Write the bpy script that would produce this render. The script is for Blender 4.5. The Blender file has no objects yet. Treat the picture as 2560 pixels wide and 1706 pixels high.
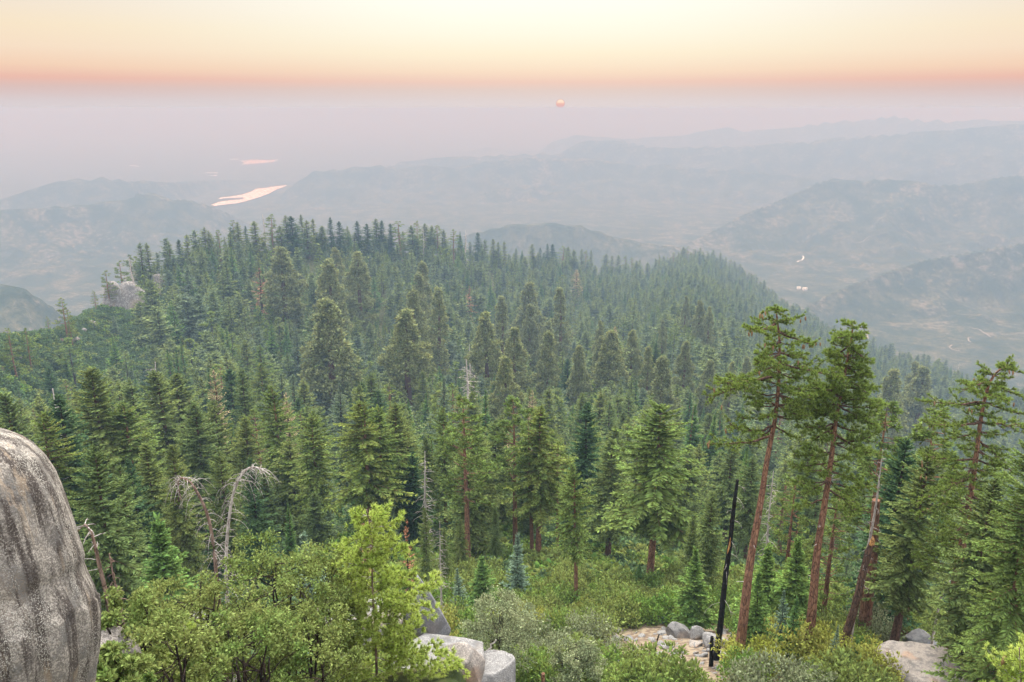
import bpy, math, random
import numpy as np
from math import radians, tan, atan, atan2, sin, cos, pi

# ------------------------------------------------------------------ camera, sky, sky-glow lamp, exposure
scene = bpy.context.scene
COL = scene.collection
PITCH = radians(16.32)
FPX = 1991.1                      # focal length in pixels of a 2560-wide frame
cam_data = bpy.data.cameras.new('camera')
cam_data.lens = 28.0
cam_data.sensor_width = 36.0
cam_data.clip_start = 0.1
cam_data.clip_end = 300000
cam = bpy.data.objects.new('camera', cam_data)
cam.location = (0, 0, 0)
cam.rotation_euler = (radians(90) - PITCH, 0, 0)
COL.objects.link(cam)
scene.camera = cam

SUN_AZ = radians(3.35)
world = bpy.data.worlds.new('World')
scene.world = world
world.use_nodes = True
nt = world.node_tree
nt.nodes.clear()


def srgb(r, g, b, k=1.0):
    f = lambda c: (c / 255 / 12.92) if c / 255 <= 0.04045 else ((c / 255 + 0.055) / 1.055) ** 2.4
    return (f(r) * k, f(g) * k, f(b) * k, 1.0)


def ramp(nodes, stops, interp='LINEAR'):
    n = nodes.new('ShaderNodeValToRGB')
    cr = n.color_ramp
    cr.interpolation = interp
    while len(cr.elements) > 1:
        cr.elements.remove(cr.elements[-1])
    cr.elements[0].position = stops[0][0]
    cr.elements[0].color = stops[0][1]
    for p, c in stops[1:]:
        e = cr.elements.new(p)
        e.color = c
    return n


def mth(nt, op, a, b=None, c=None, clamp=False):
    n = nt.nodes.new('ShaderNodeMath')
    n.operation = op
    n.use_clamp = clamp
    for i, v in enumerate((a, b, c)):
        if v is None:
            continue
        if isinstance(v, (int, float)):
            n.inputs[i].default_value = v
        else:
            nt.links.new(v, n.inputs[i])
    return n.outputs[0]


def build_world():
    L = nt.links.new
    tc = nt.nodes.new('ShaderNodeTexCoord')
    sep = nt.nodes.new('ShaderNodeSeparateXYZ')
    L(tc.outputs['Generated'], sep.inputs[0])
    el = mth(nt, 'MULTIPLY', mth(nt, 'ARCSINE', sep.outputs['Z']), 180 / pi)      # degrees
    az = mth(nt, 'ARCTAN2', sep.outputs['X'], sep.outputs['Y'])
    daz = mth(nt, 'ABSOLUTE', mth(nt, 'SUBTRACT', az, SUN_AZ * 0.6))
    # thin smoke layering: wobble the elevation a little
    mp = nt.nodes.new('ShaderNodeMapping')
    mp.inputs['Scale'].default_value = (5, 5, 140)
    L(tc.outputs['Generated'], mp.inputs[0])
    nz = nt.nodes.new('ShaderNodeTexNoise')
    nz.inputs['Scale'].default_value = 1.0
    nz.inputs['Detail'].default_value = 3
    L(mp.outputs[0], nz.inputs['Vector'])
    wob = mth(nt, 'MULTIPLY', mth(nt, 'SUBTRACT', nz.outputs['Fac'], 0.5), 0.22)
    el2 = mth(nt, 'ADD', el, wob)
    f = mth(nt, 'POWER', mth(nt, 'DIVIDE', mth(nt, 'ADD', el2, 1.0), 91.0, clamp=True), 0.5)
    P = lambda e: math.sqrt((e + 1) / 91.0)
    centre = [(-1, srgb(221, 213, 215)), (0, srgb(221, 213, 215)), (0.5, srgb(221, 210, 210)), (1.2, srgb(225, 205, 198)),
              (1.7, srgb(238, 204, 190)), (2.3, srgb(247, 221, 197)), (3.5, srgb(253, 240, 213)), (4.8, srgb(255, 250, 230)),
              (7.2, srgb(255, 254, 242, 1.06)), (14, srgb(255, 253, 248, 2.0)), (35, srgb(248, 250, 255, 3.0)), (90, srgb(236, 244, 255, 3.1))]
    side = [(-1, srgb(218, 210, 213)), (0, srgb(218, 210, 213)), (0.5, srgb(217, 204, 206)), (1.2, srgb(219, 192, 187)),
            (1.8, srgb(235, 187, 172)), (2.5, srgb(244, 209, 183)), (3.5, srgb(247, 223, 198)), (4.8, srgb(248, 229, 200)),
            (7.2, srgb(240, 229, 218)), (14, srgb(250, 243, 238, 1.9)), (35, srgb(246, 248, 255, 3.0)), (90, srgb(236, 244, 255, 3.1))]
    rc = ramp(nt.nodes, [(P(e), c) for e, c in centre])
    rs = ramp(nt.nodes, [(P(e), c) for e, c in side])
    L(f, rc.inputs[0])
    L(f, rs.inputs[0])
    m = nt.nodes.new('ShaderNodeMapRange')
    m.interpolation_type = 'SMOOTHSTEP'
    m.inputs['From Min'].default_value = radians(4)
    m.inputs['From Max'].default_value = radians(36)
    L(daz, m.inputs['Value'])
    mix = nt.nodes.new('ShaderNodeMix')
    mix.data_type = 'RGBA'
    L(m.outputs[0], mix.inputs[0])
    L(rc.outputs[0], mix.inputs[6])
    L(rs.outputs[0], mix.inputs[7])
    bg = nt.nodes.new('ShaderNodeBackground')
    bg.inputs['Strength'].default_value = 0.5
    L(mix.outputs[2], bg.inputs['Color'])
    sky = nt.nodes.new('ShaderNodeTexSky')
    sky.sky_type = 'NISHITA'
    sky.sun_disc = False
    sky.sun_elevation = radians(8)
    sky.sun_rotation = SUN_AZ
    sky.air_density = 1.0
    sky.dust_density = 1.0
    bg2 = nt.nodes.new('ShaderNodeBackground')
    bg2.inputs['Strength'].default_value = 0.0002
    L(sky.outputs[0], bg2.inputs['Color'])
    add = nt.nodes.new('ShaderNodeAddShader')
    L(bg.outputs[0], add.inputs[0])
    L(bg2.outputs[0], add.inputs[1])
    out = nt.nodes.new('ShaderNodeOutputWorld')
    L(bg.outputs[0], out.inputs['Surface'])
    L(add.outputs[0], out.inputs['Surface'])


build_world()
world.cycles.sampling_method = 'MANUAL'
world.cycles.sample_map_resolution = 512

glow_data = bpy.data.lights.new('sky_glow_lamp', 'SUN')
glow_data.energy = 3.4
glow_data.angle = radians(35)
glow_data.color = (1.0, 0.93, 0.80)
glow_lamp = bpy.data.objects.new('sky_glow_lamp', glow_data)
GLOW_EL = radians(58)
glow_lamp.rotation_euler = (radians(90) - GLOW_EL, 0, -SUN_AZ + pi)   # added soft lamp for the overhead sky glow, ahead and far above the sun
glow_lamp.location = (0, 200, 300)
COL.objects.link(glow_lamp)

scene.view_settings.view_transform = 'Standard'
scene.view_settings.look = 'None'
scene.view_settings.exposure = 1.0
scene.view_settings.gamma = 1.0
scene.view_settings.use_curve_mapping = False

cy = scene.cycles
cy.max_bounces = 4
cy.diffuse_bounces = 3
cy.glossy_bounces = 1
cy.transmission_bounces = 2
cy.volume_bounces = 1
cy.transparent_max_bounces = 4
cy.use_denoising = True
cy.caustics_reflective = False
cy.caustics_refractive = False
cy.use_adaptive_sampling = True
cy.adaptive_threshold = 0.02

# ------------------------------------------------------------------ helpers
RNG = np.random.default_rng(7)
random.seed(7)
CP, SP = cos(PITCH), sin(PITCH)


def ray(u, v):
    a = (u - 1280) / FPX
    b = (853 - v) / FPX
    return np.array([a, CP + b * SP, -SP + b * CP])


def at_r(u, v, r):
    d = ray(u, v)
    return d * (r / math.hypot(d[0], d[1]))


def at_y(u, v, y):
    d = ray(u, v)
    return d * (y / d[1])


def project(x, y, z):
    f = y * CP - z * SP
    up = y * SP + z * CP
    return 1280 + FPX * x / f, 853 - FPX * up / f


def hash2(ix, iy, seed):
    h = (ix.astype(np.int64) * 374761393 + iy.astype(np.int64) * 668265263 + seed * 974634777) & 0xFFFFFFFF
    h = ((h ^ (h >> 13)) * 1274126177) & 0xFFFFFFFF
    return ((h ^ (h >> 16)) & 0xFFFF) / 65535.0


def vnoise(x, y, seed=0):
    ix = np.floor(x); iy = np.floor(y)
    fx = x - ix; fy = y - iy
    fx = fx * fx * fx * (fx * (fx * 6 - 15) + 10); fy = fy * fy * fy * (fy * (fy * 6 - 15) + 10)
    a = hash2(ix, iy, seed); b = hash2(ix + 1, iy, seed); c = hash2(ix, iy + 1, seed); d = hash2(ix + 1, iy + 1, seed)
    return (a * (1 - fx) + b * fx) * (1 - fy) + (c * (1 - fx) + d * fx) * fy


def fbm(x, y, seed=0, oct=5, gain=0.5):
    s = 0; amp = 1; tot = 0
    for i in range(oct):
        s = s + amp * vnoise(x * 2 ** i + 17.3 * i, y * 2 ** i - 9.1 * i, seed + i)
        tot += amp; amp *= gain
    return s / tot


def ridged(x, y, seed=0, oct=5, gain=0.5):
    s = 0; amp = 1; tot = 0
    for i in range(oct):
        n = 1 - np.abs(2 * vnoise(x * 2 ** i + 11.7 * i, y * 2 ** i + 5.3 * i, seed + i) - 1)
        s = s + amp * n * n
        tot += amp; amp *= gain
    return s / tot


# ------------------------------------------------------------------ terrain
FLOOR = -650.0
RN = np.array([0, 4, 8, 14, 22, 32, 45, 60, 80, 100, 125, 155, 200, 300], float)
ZL = [-1.7, -6, -10, -14.5, -17.5, -26.5, -38, -48, -57.5, -66, -76, -88, -106, -138]
ZC = [-1.7, -9, -15, -21, -27, -33, -40, -48, -57.0, -66, -76, -87, -105, -140]
ZR = [-1.7, -9, -15, -21, -27, -32, -37, -42.5, -52.5, -63, -76, -91, -114, -158]
CREST = [(-700, 930, 400), (-300, 900, 420), (0, 868, 450), (100, 850, 520), (160, 838, 560), (264, 775, 650), (340, 722, 700), (420, 690, 740),
         (507, 655, 780), (600, 635, 800), (714, 622, 830), (850, 628, 870), (1000, 632, 930), (1130, 645, 1000), (1250, 668, 1120),
         (1400, 672, 1300), (1500, 690, 1450), (1620, 690, 1650), (1710, 655, 1850), (1760, 652, 1900), (1850, 700, 1950), (1960, 775, 1900),
         (2100, 855, 1650), (2250, 910, 1450), (2400, 960, 1300), (2560, 1015, 1200), (2900, 1100, 1100)]
cr_th, cr_z, cr_r = [], [], []
for u, v, r in CREST:
    p = at_r(u, v, r)
    cr_th.append(atan2(p[0], p[1])); cr_z.append(p[2]); cr_r.append(r)
cr_th, cr_z, cr_r = map(np.array, (cr_th, cr_z, cr_r))


def near_h(th, r):
    th = np.clip(th, radians(-60), radians(60))
    zl, zc, zr = (np.interp(r, RN, q) for q in (ZL, ZC, ZR))
    wl = np.clip((radians(2) - th) / radians(7), 0, 1); wl = wl * wl * (3 - 2 * wl)
    wr = np.clip((th - radians(8)) / radians(20), 0, 1)
    z = zc + (zl - zc) * wl + (zr - zc) * wr
    rc = np.interp(th, cr_th, cr_r); zcst = np.interp(th, cr_th, cr_z)
    z300 = ZC[-1] + (ZL[-1] - ZC[-1]) * wl + (ZR[-1] - ZC[-1]) * wr
    f = np.clip((r - 300) / np.maximum(rc - 300, 50), 0, 1)
    sag = 130 * np.clip((rc - 350) / 600, 0, 1) * (1 - np.clip((rc - 1200) / 700, 0, .6))
    zz = z300 + (zcst - z300) * f - sag * f * (1 - f) * 1.6 * (1 - 0.35 * f)
    z = np.where(r > 300, zz, z)
    # beyond the crest the mountain falls away
    over = np.maximum(r - rc, 0)
    z = np.where(r > rc, zcst - 0.55 * over * np.clip(over / 90, 0, 1), z)
    amp = np.clip(r / 60, 0.05, 1) * 1.2 + np.clip((r - 200) / 400, 0, 1) * 5 * np.clip(1 - np.abs(f - .45) * 1.7, 0, 1)
    x = r * np.sin(th); y = r * np.cos(th)
    z = z + amp * (fbm(x / 28, y / 28, 3, 4) - 0.5) * 2
    return z


# far ridges: crest nodes (u, v, r); front width factor, back factor
RIDGES = [
    [(-1500, 800, 1900), (-700, 640, 2000), (-200, 652, 2000), (0, 706, 2000), (60, 722, 2000), (130, 765, 2020), (190, 830, 2050), (240, 900, 2080)],
    [(1010, 655, 3300), (1150, 592, 3250), (1280, 560, 3200), (1370, 553, 3200), (1450, 562, 3220), (1540, 590, 3250), (1600, 607, 3250), (1680, 612, 3250), (1740, 640, 3250), (1830, 700, 3200)],
    [(1960, 800, 2500), (2060, 740, 2700), (2180, 690, 2900), (2330, 642, 3100), (2450, 622, 3200), (2560, 606, 3300), (2800, 570, 3400), (3300, 560, 3400)],
    [(-1300, 470, 4000), (-500, 505, 4100), (0, 520, 4200), (110, 517, 4200), (230, 508, 4250), (320, 498, 4250), (345, 482, 4280), (380, 483, 4300), (430, 497, 4300), (465, 494, 4350), (530, 515, 4400), (600, 545, 4500), (680, 600, 4600)],
    [(-1200, 460, 5600), (0, 497, 5600), (70, 472, 5600), (150, 448, 5600), (260, 441, 5650), (330, 450, 5700), (440, 452, 6300), (560, 448, 7400), (640, 452, 7500), (700, 456, 7500)],
    [(1640, 640, 3600), (1760, 590, 3900), (1850, 540, 4100), (1950, 498, 4300), (2040, 458, 4450), (2080, 448, 4500), (2150, 453, 4500), (2230, 443, 4550), (2300, 450, 4550), (2350, 462, 4600), (2400, 462, 4650), (2480, 444, 4700), (2560, 437, 4800), (2900, 400, 4800), (3400, 420, 4800)],
    [(560, 560, 5900), (640, 535, 6000), (690, 500, 6050), (720, 470, 6100), (780, 430, 6150), (850, 422, 6200), (950, 412, 6250), (1000, 420, 6300), (1050, 410, 6300), (1160, 416, 6300), (1230, 398, 6350), (1330, 388, 6400), (1380, 395, 6450), (1480, 396, 6400), (1600, 410, 6400), (1800, 420, 6300), (2000, 440, 6200), (2200, 470, 6100)],
    [(930, 430, 7400), (1000, 405, 7500), (1090, 395, 7500), (1180, 390, 7500), (1280, 385, 7600), (1400, 382, 7500), (1440, 360, 7500), (1480, 351, 7500), (1560, 353, 7500), (1620, 364, 7400), (1700, 366, 7400), (1830, 364, 7300), (1950, 355, 7300), (2040, 352, 7200), (2110, 342, 7200), (2200, 338, 7100), (2300, 325, 7000), (2400, 315, 7000), (2560, 308, 7000), (2900, 280, 7000), (3500, 300, 7000)],
    [(1380, 350, 10500), (1440, 333, 10500), (1560, 342, 10500), (1700, 335, 10500), (1790, 318, 10500), (1820, 312, 10500), (1860, 325, 10500), (2000, 312, 10500), (2080, 302, 10400), (2180, 296, 10300), (2240, 290, 10200), (2300, 297, 10100), (2400, 300, 10000), (2600, 300, 10000), (3200, 300, 10000)],
    [(1150, 380, 11500), (1220, 365, 11500), (1280, 374, 11500), (1400, 372, 11500)],
]
RD = []
for rd in RIDGES:
    t = []
    for u, v, r in rd:
        p = at_r(u, v, r)
        t.append((atan2(p[0], p[1]), p[2], r))
    RD.append(np.array(t))


def far_h(th, r):
    x = r * np.sin(th); y = r * np.cos(th)
    g = ridged(x / 900, y / 900, 21, 6, 0.55)
    g3 = ridged(x / 330 + 7, y / 330, 61, 5, 0.5)
    g2 = fbm(x / 420, y / 420, 33, 5)
    z = np.full_like(r, FLOOR) + 5 * (fbm(x / 700, y / 700, 5, 3) - .5)
    for k, t in enumerate(RD):
        zc = np.interp(th, t[:, 0], t[:, 1]); rc = np.interp(th, t[:, 0], t[:, 2])
        fade = np.clip((th - t[0, 0]) / 0.03 + 1, 0, 1) * np.clip((t[-1, 0] - th) / 0.03 + 1, 0, 1)
        hgt = (zc - FLOOR) * fade
        hgt = np.maximum(hgt, 0)
        d = r - rc
        w = np.where(d < 0, hgt * 3.0 + 250, hgt * 2.6 + 200)
        s = np.clip(1 - np.abs(d) / w, 0, 1)
        prof = s ** 1.25
        cut = ((1 - g) * .75 + (1 - g3) * .38) * (4 * s * (1 - s)) + (g2 - .5) * .2 * 4 * s * (1 - s)
        jag = (fbm(x / 130, y / 130, 40 + k, 3) - .5) * 0.07 * np.clip(hgt, 0, 500) * s
        hz = FLOOR + hgt * np.clip(prof - cut * np.clip(prof, 0, 1) ** .6, 0, 1.05) + jag
        z = np.maximum(z, hz)
    # the two lakes and the valley meadows lie on the floor
    return z


def H_full(th, r):
    th = np.asarray(th, float); r = np.asarray(r, float)
    n = near_h(th, r)
    f = far_h(np.clip(th, radians(-75), radians(75)), r)
    w = np.clip((r - 1100) / 400, 0, 1)
    far = np.where(r > 1100, f, FLOOR)
    far = FLOOR + (far - FLOOR) * w
    return np.maximum(n, far)


def H(x, y):
    x = np.asarray(x, float); y = np.asarray(y, float)
    return H_full(np.arctan2(x, y), np.hypot(x, y))


def ground_hit(u, v, r0=12, r1=4000):
    d = ray(u, v)
    h = math.hypot(d[0], d[1])
    rs = np.exp(np.linspace(math.log(r0), math.log(r1), 2500))
    P = d[None] * (rs / h)[:, None]
    g = H(P[:, 0], P[:, 1])
    i = np.argmax(P[:, 2] < g)
    return float(rs[i]) if P[i, 2] < g[i] else float(r1)


# ------------------------------------------------------------------ mesh plumbing
class Geo:
    def __init__(s):
        s.v = []; s.f = []; s.m = []; s.t = []; s.n = 0

    def add(s, v, f, mat=0, tip=None):
        v = np.asarray(v, float).reshape(-1, 3); f = np.asarray(f, int).reshape(-1, 3)
        s.v.append(v); s.f.append(f + s.n); s.m.append(np.full(len(f), mat, int)); s.n += len(v)
        s.t.append(np.zeros(len(v)) if tip is None else np.asarray(tip, float).ravel())

    def merge(s, o, off=0):
        for v, f, m in zip(o.v, o.f, o.m):
            pass
        V = np.concatenate(o.v); F = np.concatenate(o.f); M = np.concatenate(o.m)
        s.v.append(V); s.f.append(F + s.n); s.m.append(M + off); s.t.append(np.concatenate(o.t)); s.n += len(V)

    def mesh(s, name, mats, smooth=False, smooth_mat=None):
        V = np.concatenate(s.v); F = np.concatenate(s.f); M = np.concatenate(s.m)
        me = bpy.data.meshes.new(name)
        me.vertices.add(len(V)); me.vertices.foreach_set('co', V.astype(np.float32).ravel())
        me.loops.add(F.size); me.loops.foreach_set('vertex_index', F.astype(np.int32).ravel())
        me.polygons.add(len(F))
        me.polygons.foreach_set('loop_start', np.arange(0, F.size, 3, dtype=np.int32))
        me.polygons.foreach_set('loop_total', np.full(len(F), 3, dtype=np.int32))
        me.polygons.foreach_set('material_index', M.astype(np.int32))
        if smooth:
            me.polygons.foreach_set('use_smooth', np.ones(len(F), bool))
        elif smooth_mat is not None:
            me.polygons.foreach_set('use_smooth', np.isin(M, smooth_mat))
        for m in mats:
            me.materials.append(m)
        T = np.concatenate(s.t)
        if T.any():                        # 1 at the young, paler tip of a spray or needle
            a = me.attributes.new('tip', 'FLOAT', 'POINT'); a.data.foreach_set('value', T.astype(np.float32))
        me.update(calc_edges=True)
        return me


TRI_COUNT = 0


def obj(name, me, parent=None, loc=(0, 0, 0), rz=0.0, scale=1.0):
    o = bpy.data.objects.new(name, me)
    COL.objects.link(o)
    o.parent = parent
    o.location = loc
    o.rotation_euler = (0, 0, rz)
    o.scale = (scale, scale, scale) if isinstance(scale, (int, float)) else scale
    return o


def tag(o, label=None, cat=None, group=None, kind=None):
    if label: o['label'] = label
    if cat: o['category'] = cat
    if group: o['group'] = group
    if kind: o['kind'] = kind
    return o


def norm(a):
    return a / np.maximum(np.linalg.norm(a, axis=-1, keepdims=True), 1e-9)


def blades(g, P, D, L, W, N, mat=0, bend=0.0):
    """kite-shaped leaves: base P, direction D, length L, width W, facing N"""
    P = np.asarray(P); D = norm(np.asarray(D)); S = norm(np.cross(D, N))
    U = np.cross(S, D)
    L = np.asarray(L)[:, None]; W = np.asarray(W)[:, None]
    n = len(P)
    v = np.empty((n, 4, 3))
    v[:, 0] = P
    v[:, 1] = P + D * L * .45 + S * W * .5 - U * L * bend
    v[:, 2] = P + D * L - U * L * bend * 2.2
    v[:, 3] = P + D * L * .45 - S * W * .5 - U * L * bend
    b = np.arange(n)[:, None] * 4
    f = np.concatenate([b + [0, 1, 2], b + [0, 2, 3]], 1)
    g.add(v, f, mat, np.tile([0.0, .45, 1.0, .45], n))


def needles(g, P, D, n, length, width, spread, rng, mat=0):
    """tufts: n thin triangles at each P round direction D"""
    m = len(P)
    D = norm(np.repeat(D, n, 0)); P = np.repeat(P, n, 0)
    r = rng.normal(size=(m * n, 3))
    d = norm(D + norm(r) * spread * rng.uniform(.4, 1.15, (m * n, 1)))
    s = norm(np.cross(d, rng.normal(size=(m * n, 3))))
    L = length * rng.uniform(.7, 1.15, (m * n, 1))
    v = np.empty((m * n, 3, 3))
    v[:, 0] = P - s * width * .5; v[:, 1] = P + s * width * .5; v[:, 2] = P + d * L
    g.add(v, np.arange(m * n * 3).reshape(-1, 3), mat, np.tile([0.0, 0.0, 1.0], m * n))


def tube(g, path, rad, sides=6, mat=0, cap=True, lump=0.0, rng=None):
    path = np.asarray(path, float); rad = np.broadcast_to(np.asarray(rad, float), (len(path),))
    T = np.gradient(path, axis=0); T = norm(T)
    ref = np.array([0.0, 0, 1]) if abs(T[:, 2].mean()) < .8 else np.array([0.0, 1, 0])
    A = norm(np.cross(T, ref)); B = np.cross(T, A)
    ang = np.arange(sides) * 2 * pi / sides
    rr = rad[:, None].repeat(sides, 1)
    if lump and rng is not None:
        rr = rr * (1 + rng.uniform(-lump, lump, rr.shape))
    v = path[:, None] + rr[..., None] * (np.cos(ang)[None, :, None] * A[:, None] + np.sin(ang)[None, :, None] * B[:, None])
    n = len(path)
    i = np.arange(n - 1)[:, None] * sides; j = np.arange(sides)[None]; k = (j + 1) % sides
    a = i + j; b = i + k; c = a + sides; d = b + sides
    f = np.stack([np.stack([a, b, d], -1), np.stack([a, d, c], -1)], 2).reshape(-1, 3)
    g.add(v, f, mat)
    if cap:
        o = (n - 1) * sides
        g.add(np.concatenate([v[-1], path[-1:]]), [[q, (q + 1) % sides, sides] for q in range(sides)], mat)


# ------------------------------------------------------------------ materials
def new_mat(name):
    m = bpy.data.materials.new(name)
    m.use_nodes = True
    m.node_tree.nodes.clear()
    return m, m.node_tree


def noise_node(t, scale, detail=4, vec=None, rough=.6, w=None, stretch=None):
    n = t.nodes.new('ShaderNodeTexNoise')
    n.inputs['Scale'].default_value = scale
    n.inputs['Detail'].default_value = detail
    n.inputs['Roughness'].default_value = rough
    tc = t.nodes.new('ShaderNodeTexCoord')
    src = tc.outputs['Object'] if vec is None else vec
    if stretch:
        mp = t.nodes.new('ShaderNodeMapping')
        mp.inputs['Scale'].default_value = stretch
        t.links.new(src, mp.inputs[0]); src = mp.outputs[0]
    t.links.new(src, n.inputs['Vector'])
    return n.outputs['Fac']


def mixc(t, fac, a, b, mode='MIX'):
    n = t.nodes.new('ShaderNodeMix')
    n.data_type = 'RGBA'; n.blend_type = mode
    if isinstance(fac, (int, float)): n.inputs[0].default_value = fac
    else: t.links.new(fac, n.inputs[0])
    for i, c in ((6, a), (7, b)):
        if isinstance(c, (tuple, list)): n.inputs[i].default_value = (*c[:3], 1)
        else: t.links.new(c, n.inputs[i])
    return n.outputs[2]


def smooth(t, v, lo, hi, a=0.0, b=1.0):
    m = t.nodes.new('ShaderNodeMapRange')
    m.interpolation_type = 'SMOOTHSTEP'
    t.links.new(v, m.inputs['Value'])
    for k, q in (('From Min', lo), ('From Max', hi), ('To Min', a), ('To Max', b)):
        m.inputs[k].default_value = q
    return m.outputs[0]


def foliage(name, c1, c2, c3=None, trans=.3, scale=.35, k=1.0):
    """c1..c2 vary inside the crown (clumps of older and younger needles), c3 varies from tree to tree"""
    m, t = new_mat(name)
    k = k * 1.35
    c1 = [q * k for q in c1]; c2 = [q * k for q in c2]
    c3 = [q * k for q in (c3 or c1)]
    oi = t.nodes.new('ShaderNodeObjectInfo')
    a = mixc(t, smooth(t, noise_node(t, scale, 3), .35, .65), c1, c2)
    col = mixc(t, mth(t, 'MULTIPLY', oi.outputs['Random'], .85), a, c3)
    geo = t.nodes.new('ShaderNodeNewGeometry')
    hs = t.nodes.new('ShaderNodeHueSaturation')
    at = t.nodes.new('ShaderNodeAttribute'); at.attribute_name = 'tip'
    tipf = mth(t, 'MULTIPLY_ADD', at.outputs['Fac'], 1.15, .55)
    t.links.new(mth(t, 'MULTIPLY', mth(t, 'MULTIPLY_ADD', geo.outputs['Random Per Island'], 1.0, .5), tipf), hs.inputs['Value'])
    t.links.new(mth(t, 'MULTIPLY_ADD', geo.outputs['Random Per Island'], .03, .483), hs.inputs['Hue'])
    t.links.new(col, hs.inputs['Color'])
    d = t.nodes.new('ShaderNodeBsdfDiffuse'); tr = t.nodes.new('ShaderNodeBsdfTranslucent')
    t.links.new(hs.outputs[0], d.inputs[0]); t.links.new(hs.outputs[0], tr.inputs[0])
    mx = t.nodes.new('ShaderNodeMixShader'); mx.inputs[0].default_value = trans
    t.links.new(d.outputs[0], mx.inputs[1]); t.links.new(tr.outputs[0], mx.inputs[2])
    o = t.nodes.new('ShaderNodeOutputMaterial')
    t.links.new(mx.outputs[0], o.inputs[0])
    return m


def bumpy(t, height, strength, dist):
    b = t.nodes.new('ShaderNodeBump')
    b.inputs['Strength'].default_value = strength
    b.inputs['Distance'].default_value = dist
    t.links.new(height, b.inputs['Height'])
    return b.outputs[0]


def finish(t, col, rough=.85, normal=None, spec=.2):
    p = t.nodes.new('ShaderNodeBsdfPrincipled')
    if isinstance(col, (tuple, list)): p.inputs['Base Color'].default_value = (*col[:3], 1)
    else: t.links.new(col, p.inputs['Base Color'])
    p.inputs['Roughness'].default_value = rough
    p.inputs['Specular IOR Level'].default_value = spec
    if normal is not None: t.links.new(normal, p.inputs['Normal'])
    o = t.nodes.new('ShaderNodeOutputMaterial')
    t.links.new(p.outputs[0], o.inputs[0])
    return p


def bark(name, c1, c2, c3, scale=3.0, stretch=(1, 1, .25), furrow=.6):
    m, t = new_mat(name)
    n1 = noise_node(t, scale, 5, stretch=stretch)
    n2 = noise_node(t, scale * 3.5, 4, stretch=stretch)
    a = mixc(t, smooth(t, n1, .38, .62), c1, c2)
    col = mixc(t, smooth(t, n2, .5, .68), a, c3)
    vo = t.nodes.new('ShaderNodeTexVoronoi'); vo.feature = 'DISTANCE_TO_EDGE'
    tc = t.nodes.new('ShaderNodeTexCoord'); mp = t.nodes.new('ShaderNodeMapping'); mp.inputs['Scale'].default_value = (5.5, 5.5, 1.5)
    t.links.new(tc.outputs['Object'], mp.inputs[0]); t.links.new(mp.outputs[0], vo.inputs['Vector']); vo.inputs['Scale'].default_value = 1.0
    crack = smooth(t, vo.outputs['Distance'], .10, .02)          # furrows between the bark plates
    col = mixc(t, mth(t, 'MULTIPLY', crack, furrow), col, [q * .6 for q in c3])
    finish(t, col, .9, bumpy(t, mth(t, 'SUBTRACT', n2, crack), .9, .08), .1)
    return m


GREEN = dict(trans=.32)
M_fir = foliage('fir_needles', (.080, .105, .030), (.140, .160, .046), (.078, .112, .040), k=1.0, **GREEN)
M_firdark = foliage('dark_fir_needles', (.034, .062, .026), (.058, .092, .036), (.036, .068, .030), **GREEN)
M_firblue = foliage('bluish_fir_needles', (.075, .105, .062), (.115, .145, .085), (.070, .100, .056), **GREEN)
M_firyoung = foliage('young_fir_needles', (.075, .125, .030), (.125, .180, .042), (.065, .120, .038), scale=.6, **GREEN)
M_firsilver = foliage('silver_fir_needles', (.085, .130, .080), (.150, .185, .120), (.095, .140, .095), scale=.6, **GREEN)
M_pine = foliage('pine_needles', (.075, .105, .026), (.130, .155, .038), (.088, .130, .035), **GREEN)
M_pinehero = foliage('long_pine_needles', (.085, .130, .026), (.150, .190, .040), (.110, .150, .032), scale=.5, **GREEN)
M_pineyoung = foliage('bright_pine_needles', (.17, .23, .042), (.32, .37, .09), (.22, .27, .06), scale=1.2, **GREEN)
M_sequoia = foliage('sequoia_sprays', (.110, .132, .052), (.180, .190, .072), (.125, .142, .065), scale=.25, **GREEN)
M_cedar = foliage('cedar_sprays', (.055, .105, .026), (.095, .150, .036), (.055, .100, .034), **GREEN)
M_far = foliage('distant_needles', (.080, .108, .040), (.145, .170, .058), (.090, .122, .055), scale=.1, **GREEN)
M_rust = foliage('rust_needles', (.19, .085, .045), (.25, .125, .07), (.17, .095, .06), trans=.2)
M_pale = foliage('pale_dying_needles', (.17, .15, .075), (.26, .22, .12), (.22, .17, .10), trans=.2)
M_oak = foliage('oak_leaves', (.065, .105, .026), (.155, .190, .060), (.13, .145, .045), trans=.35, scale=1.5)
M_bush = foliage('bush_leaves', (.060, .115, .024), (.125, .180, .036), (.150, .165, .050), trans=.35, scale=.8)
M_bushgrey = foliage('grey_bush_leaves', (.120, .145, .075), (.185, .200, .105), (.15, .165, .09), trans=.3, scale=.8)
M_bushyel = foliage('yellow_bush_leaves', (.155, .175, .030), (.23, .24, .05), (.19, .19, .05), trans=.35, scale=.8)
M_bushdark = foliage('dark_brush_leaves', (.040, .070, .028), (.075, .105, .042), (.055, .085, .040), trans=.25, scale=.5)
M_barkred = bark('red_pine_bark', (.21, .105, .068), (.31, .165, .10), (.10, .055, .038))
M_barkbrown = bark('brown_bark', (.10, .060, .042), (.16, .095, .065), (.05, .032, .025))
M_barkdark = bark('dark_bark', (.045, .034, .030), (.085, .060, .048), (.025, .02, .018))
M_barkseq = bark('sequoia_bark', (.12, .062, .045), (.17, .09, .06), (.08, .04, .03), 1.2)
M_dead = bark('weathered_dead_wood', (.38, .34, .31), (.55, .50, .46), (.17, .12, .10), 2.5, furrow=0)
M_deadbrown = bark('brown_dead_wood', (.16, .10, .075), (.28, .20, .16), (.08, .055, .045), 2.5, furrow=0)
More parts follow.
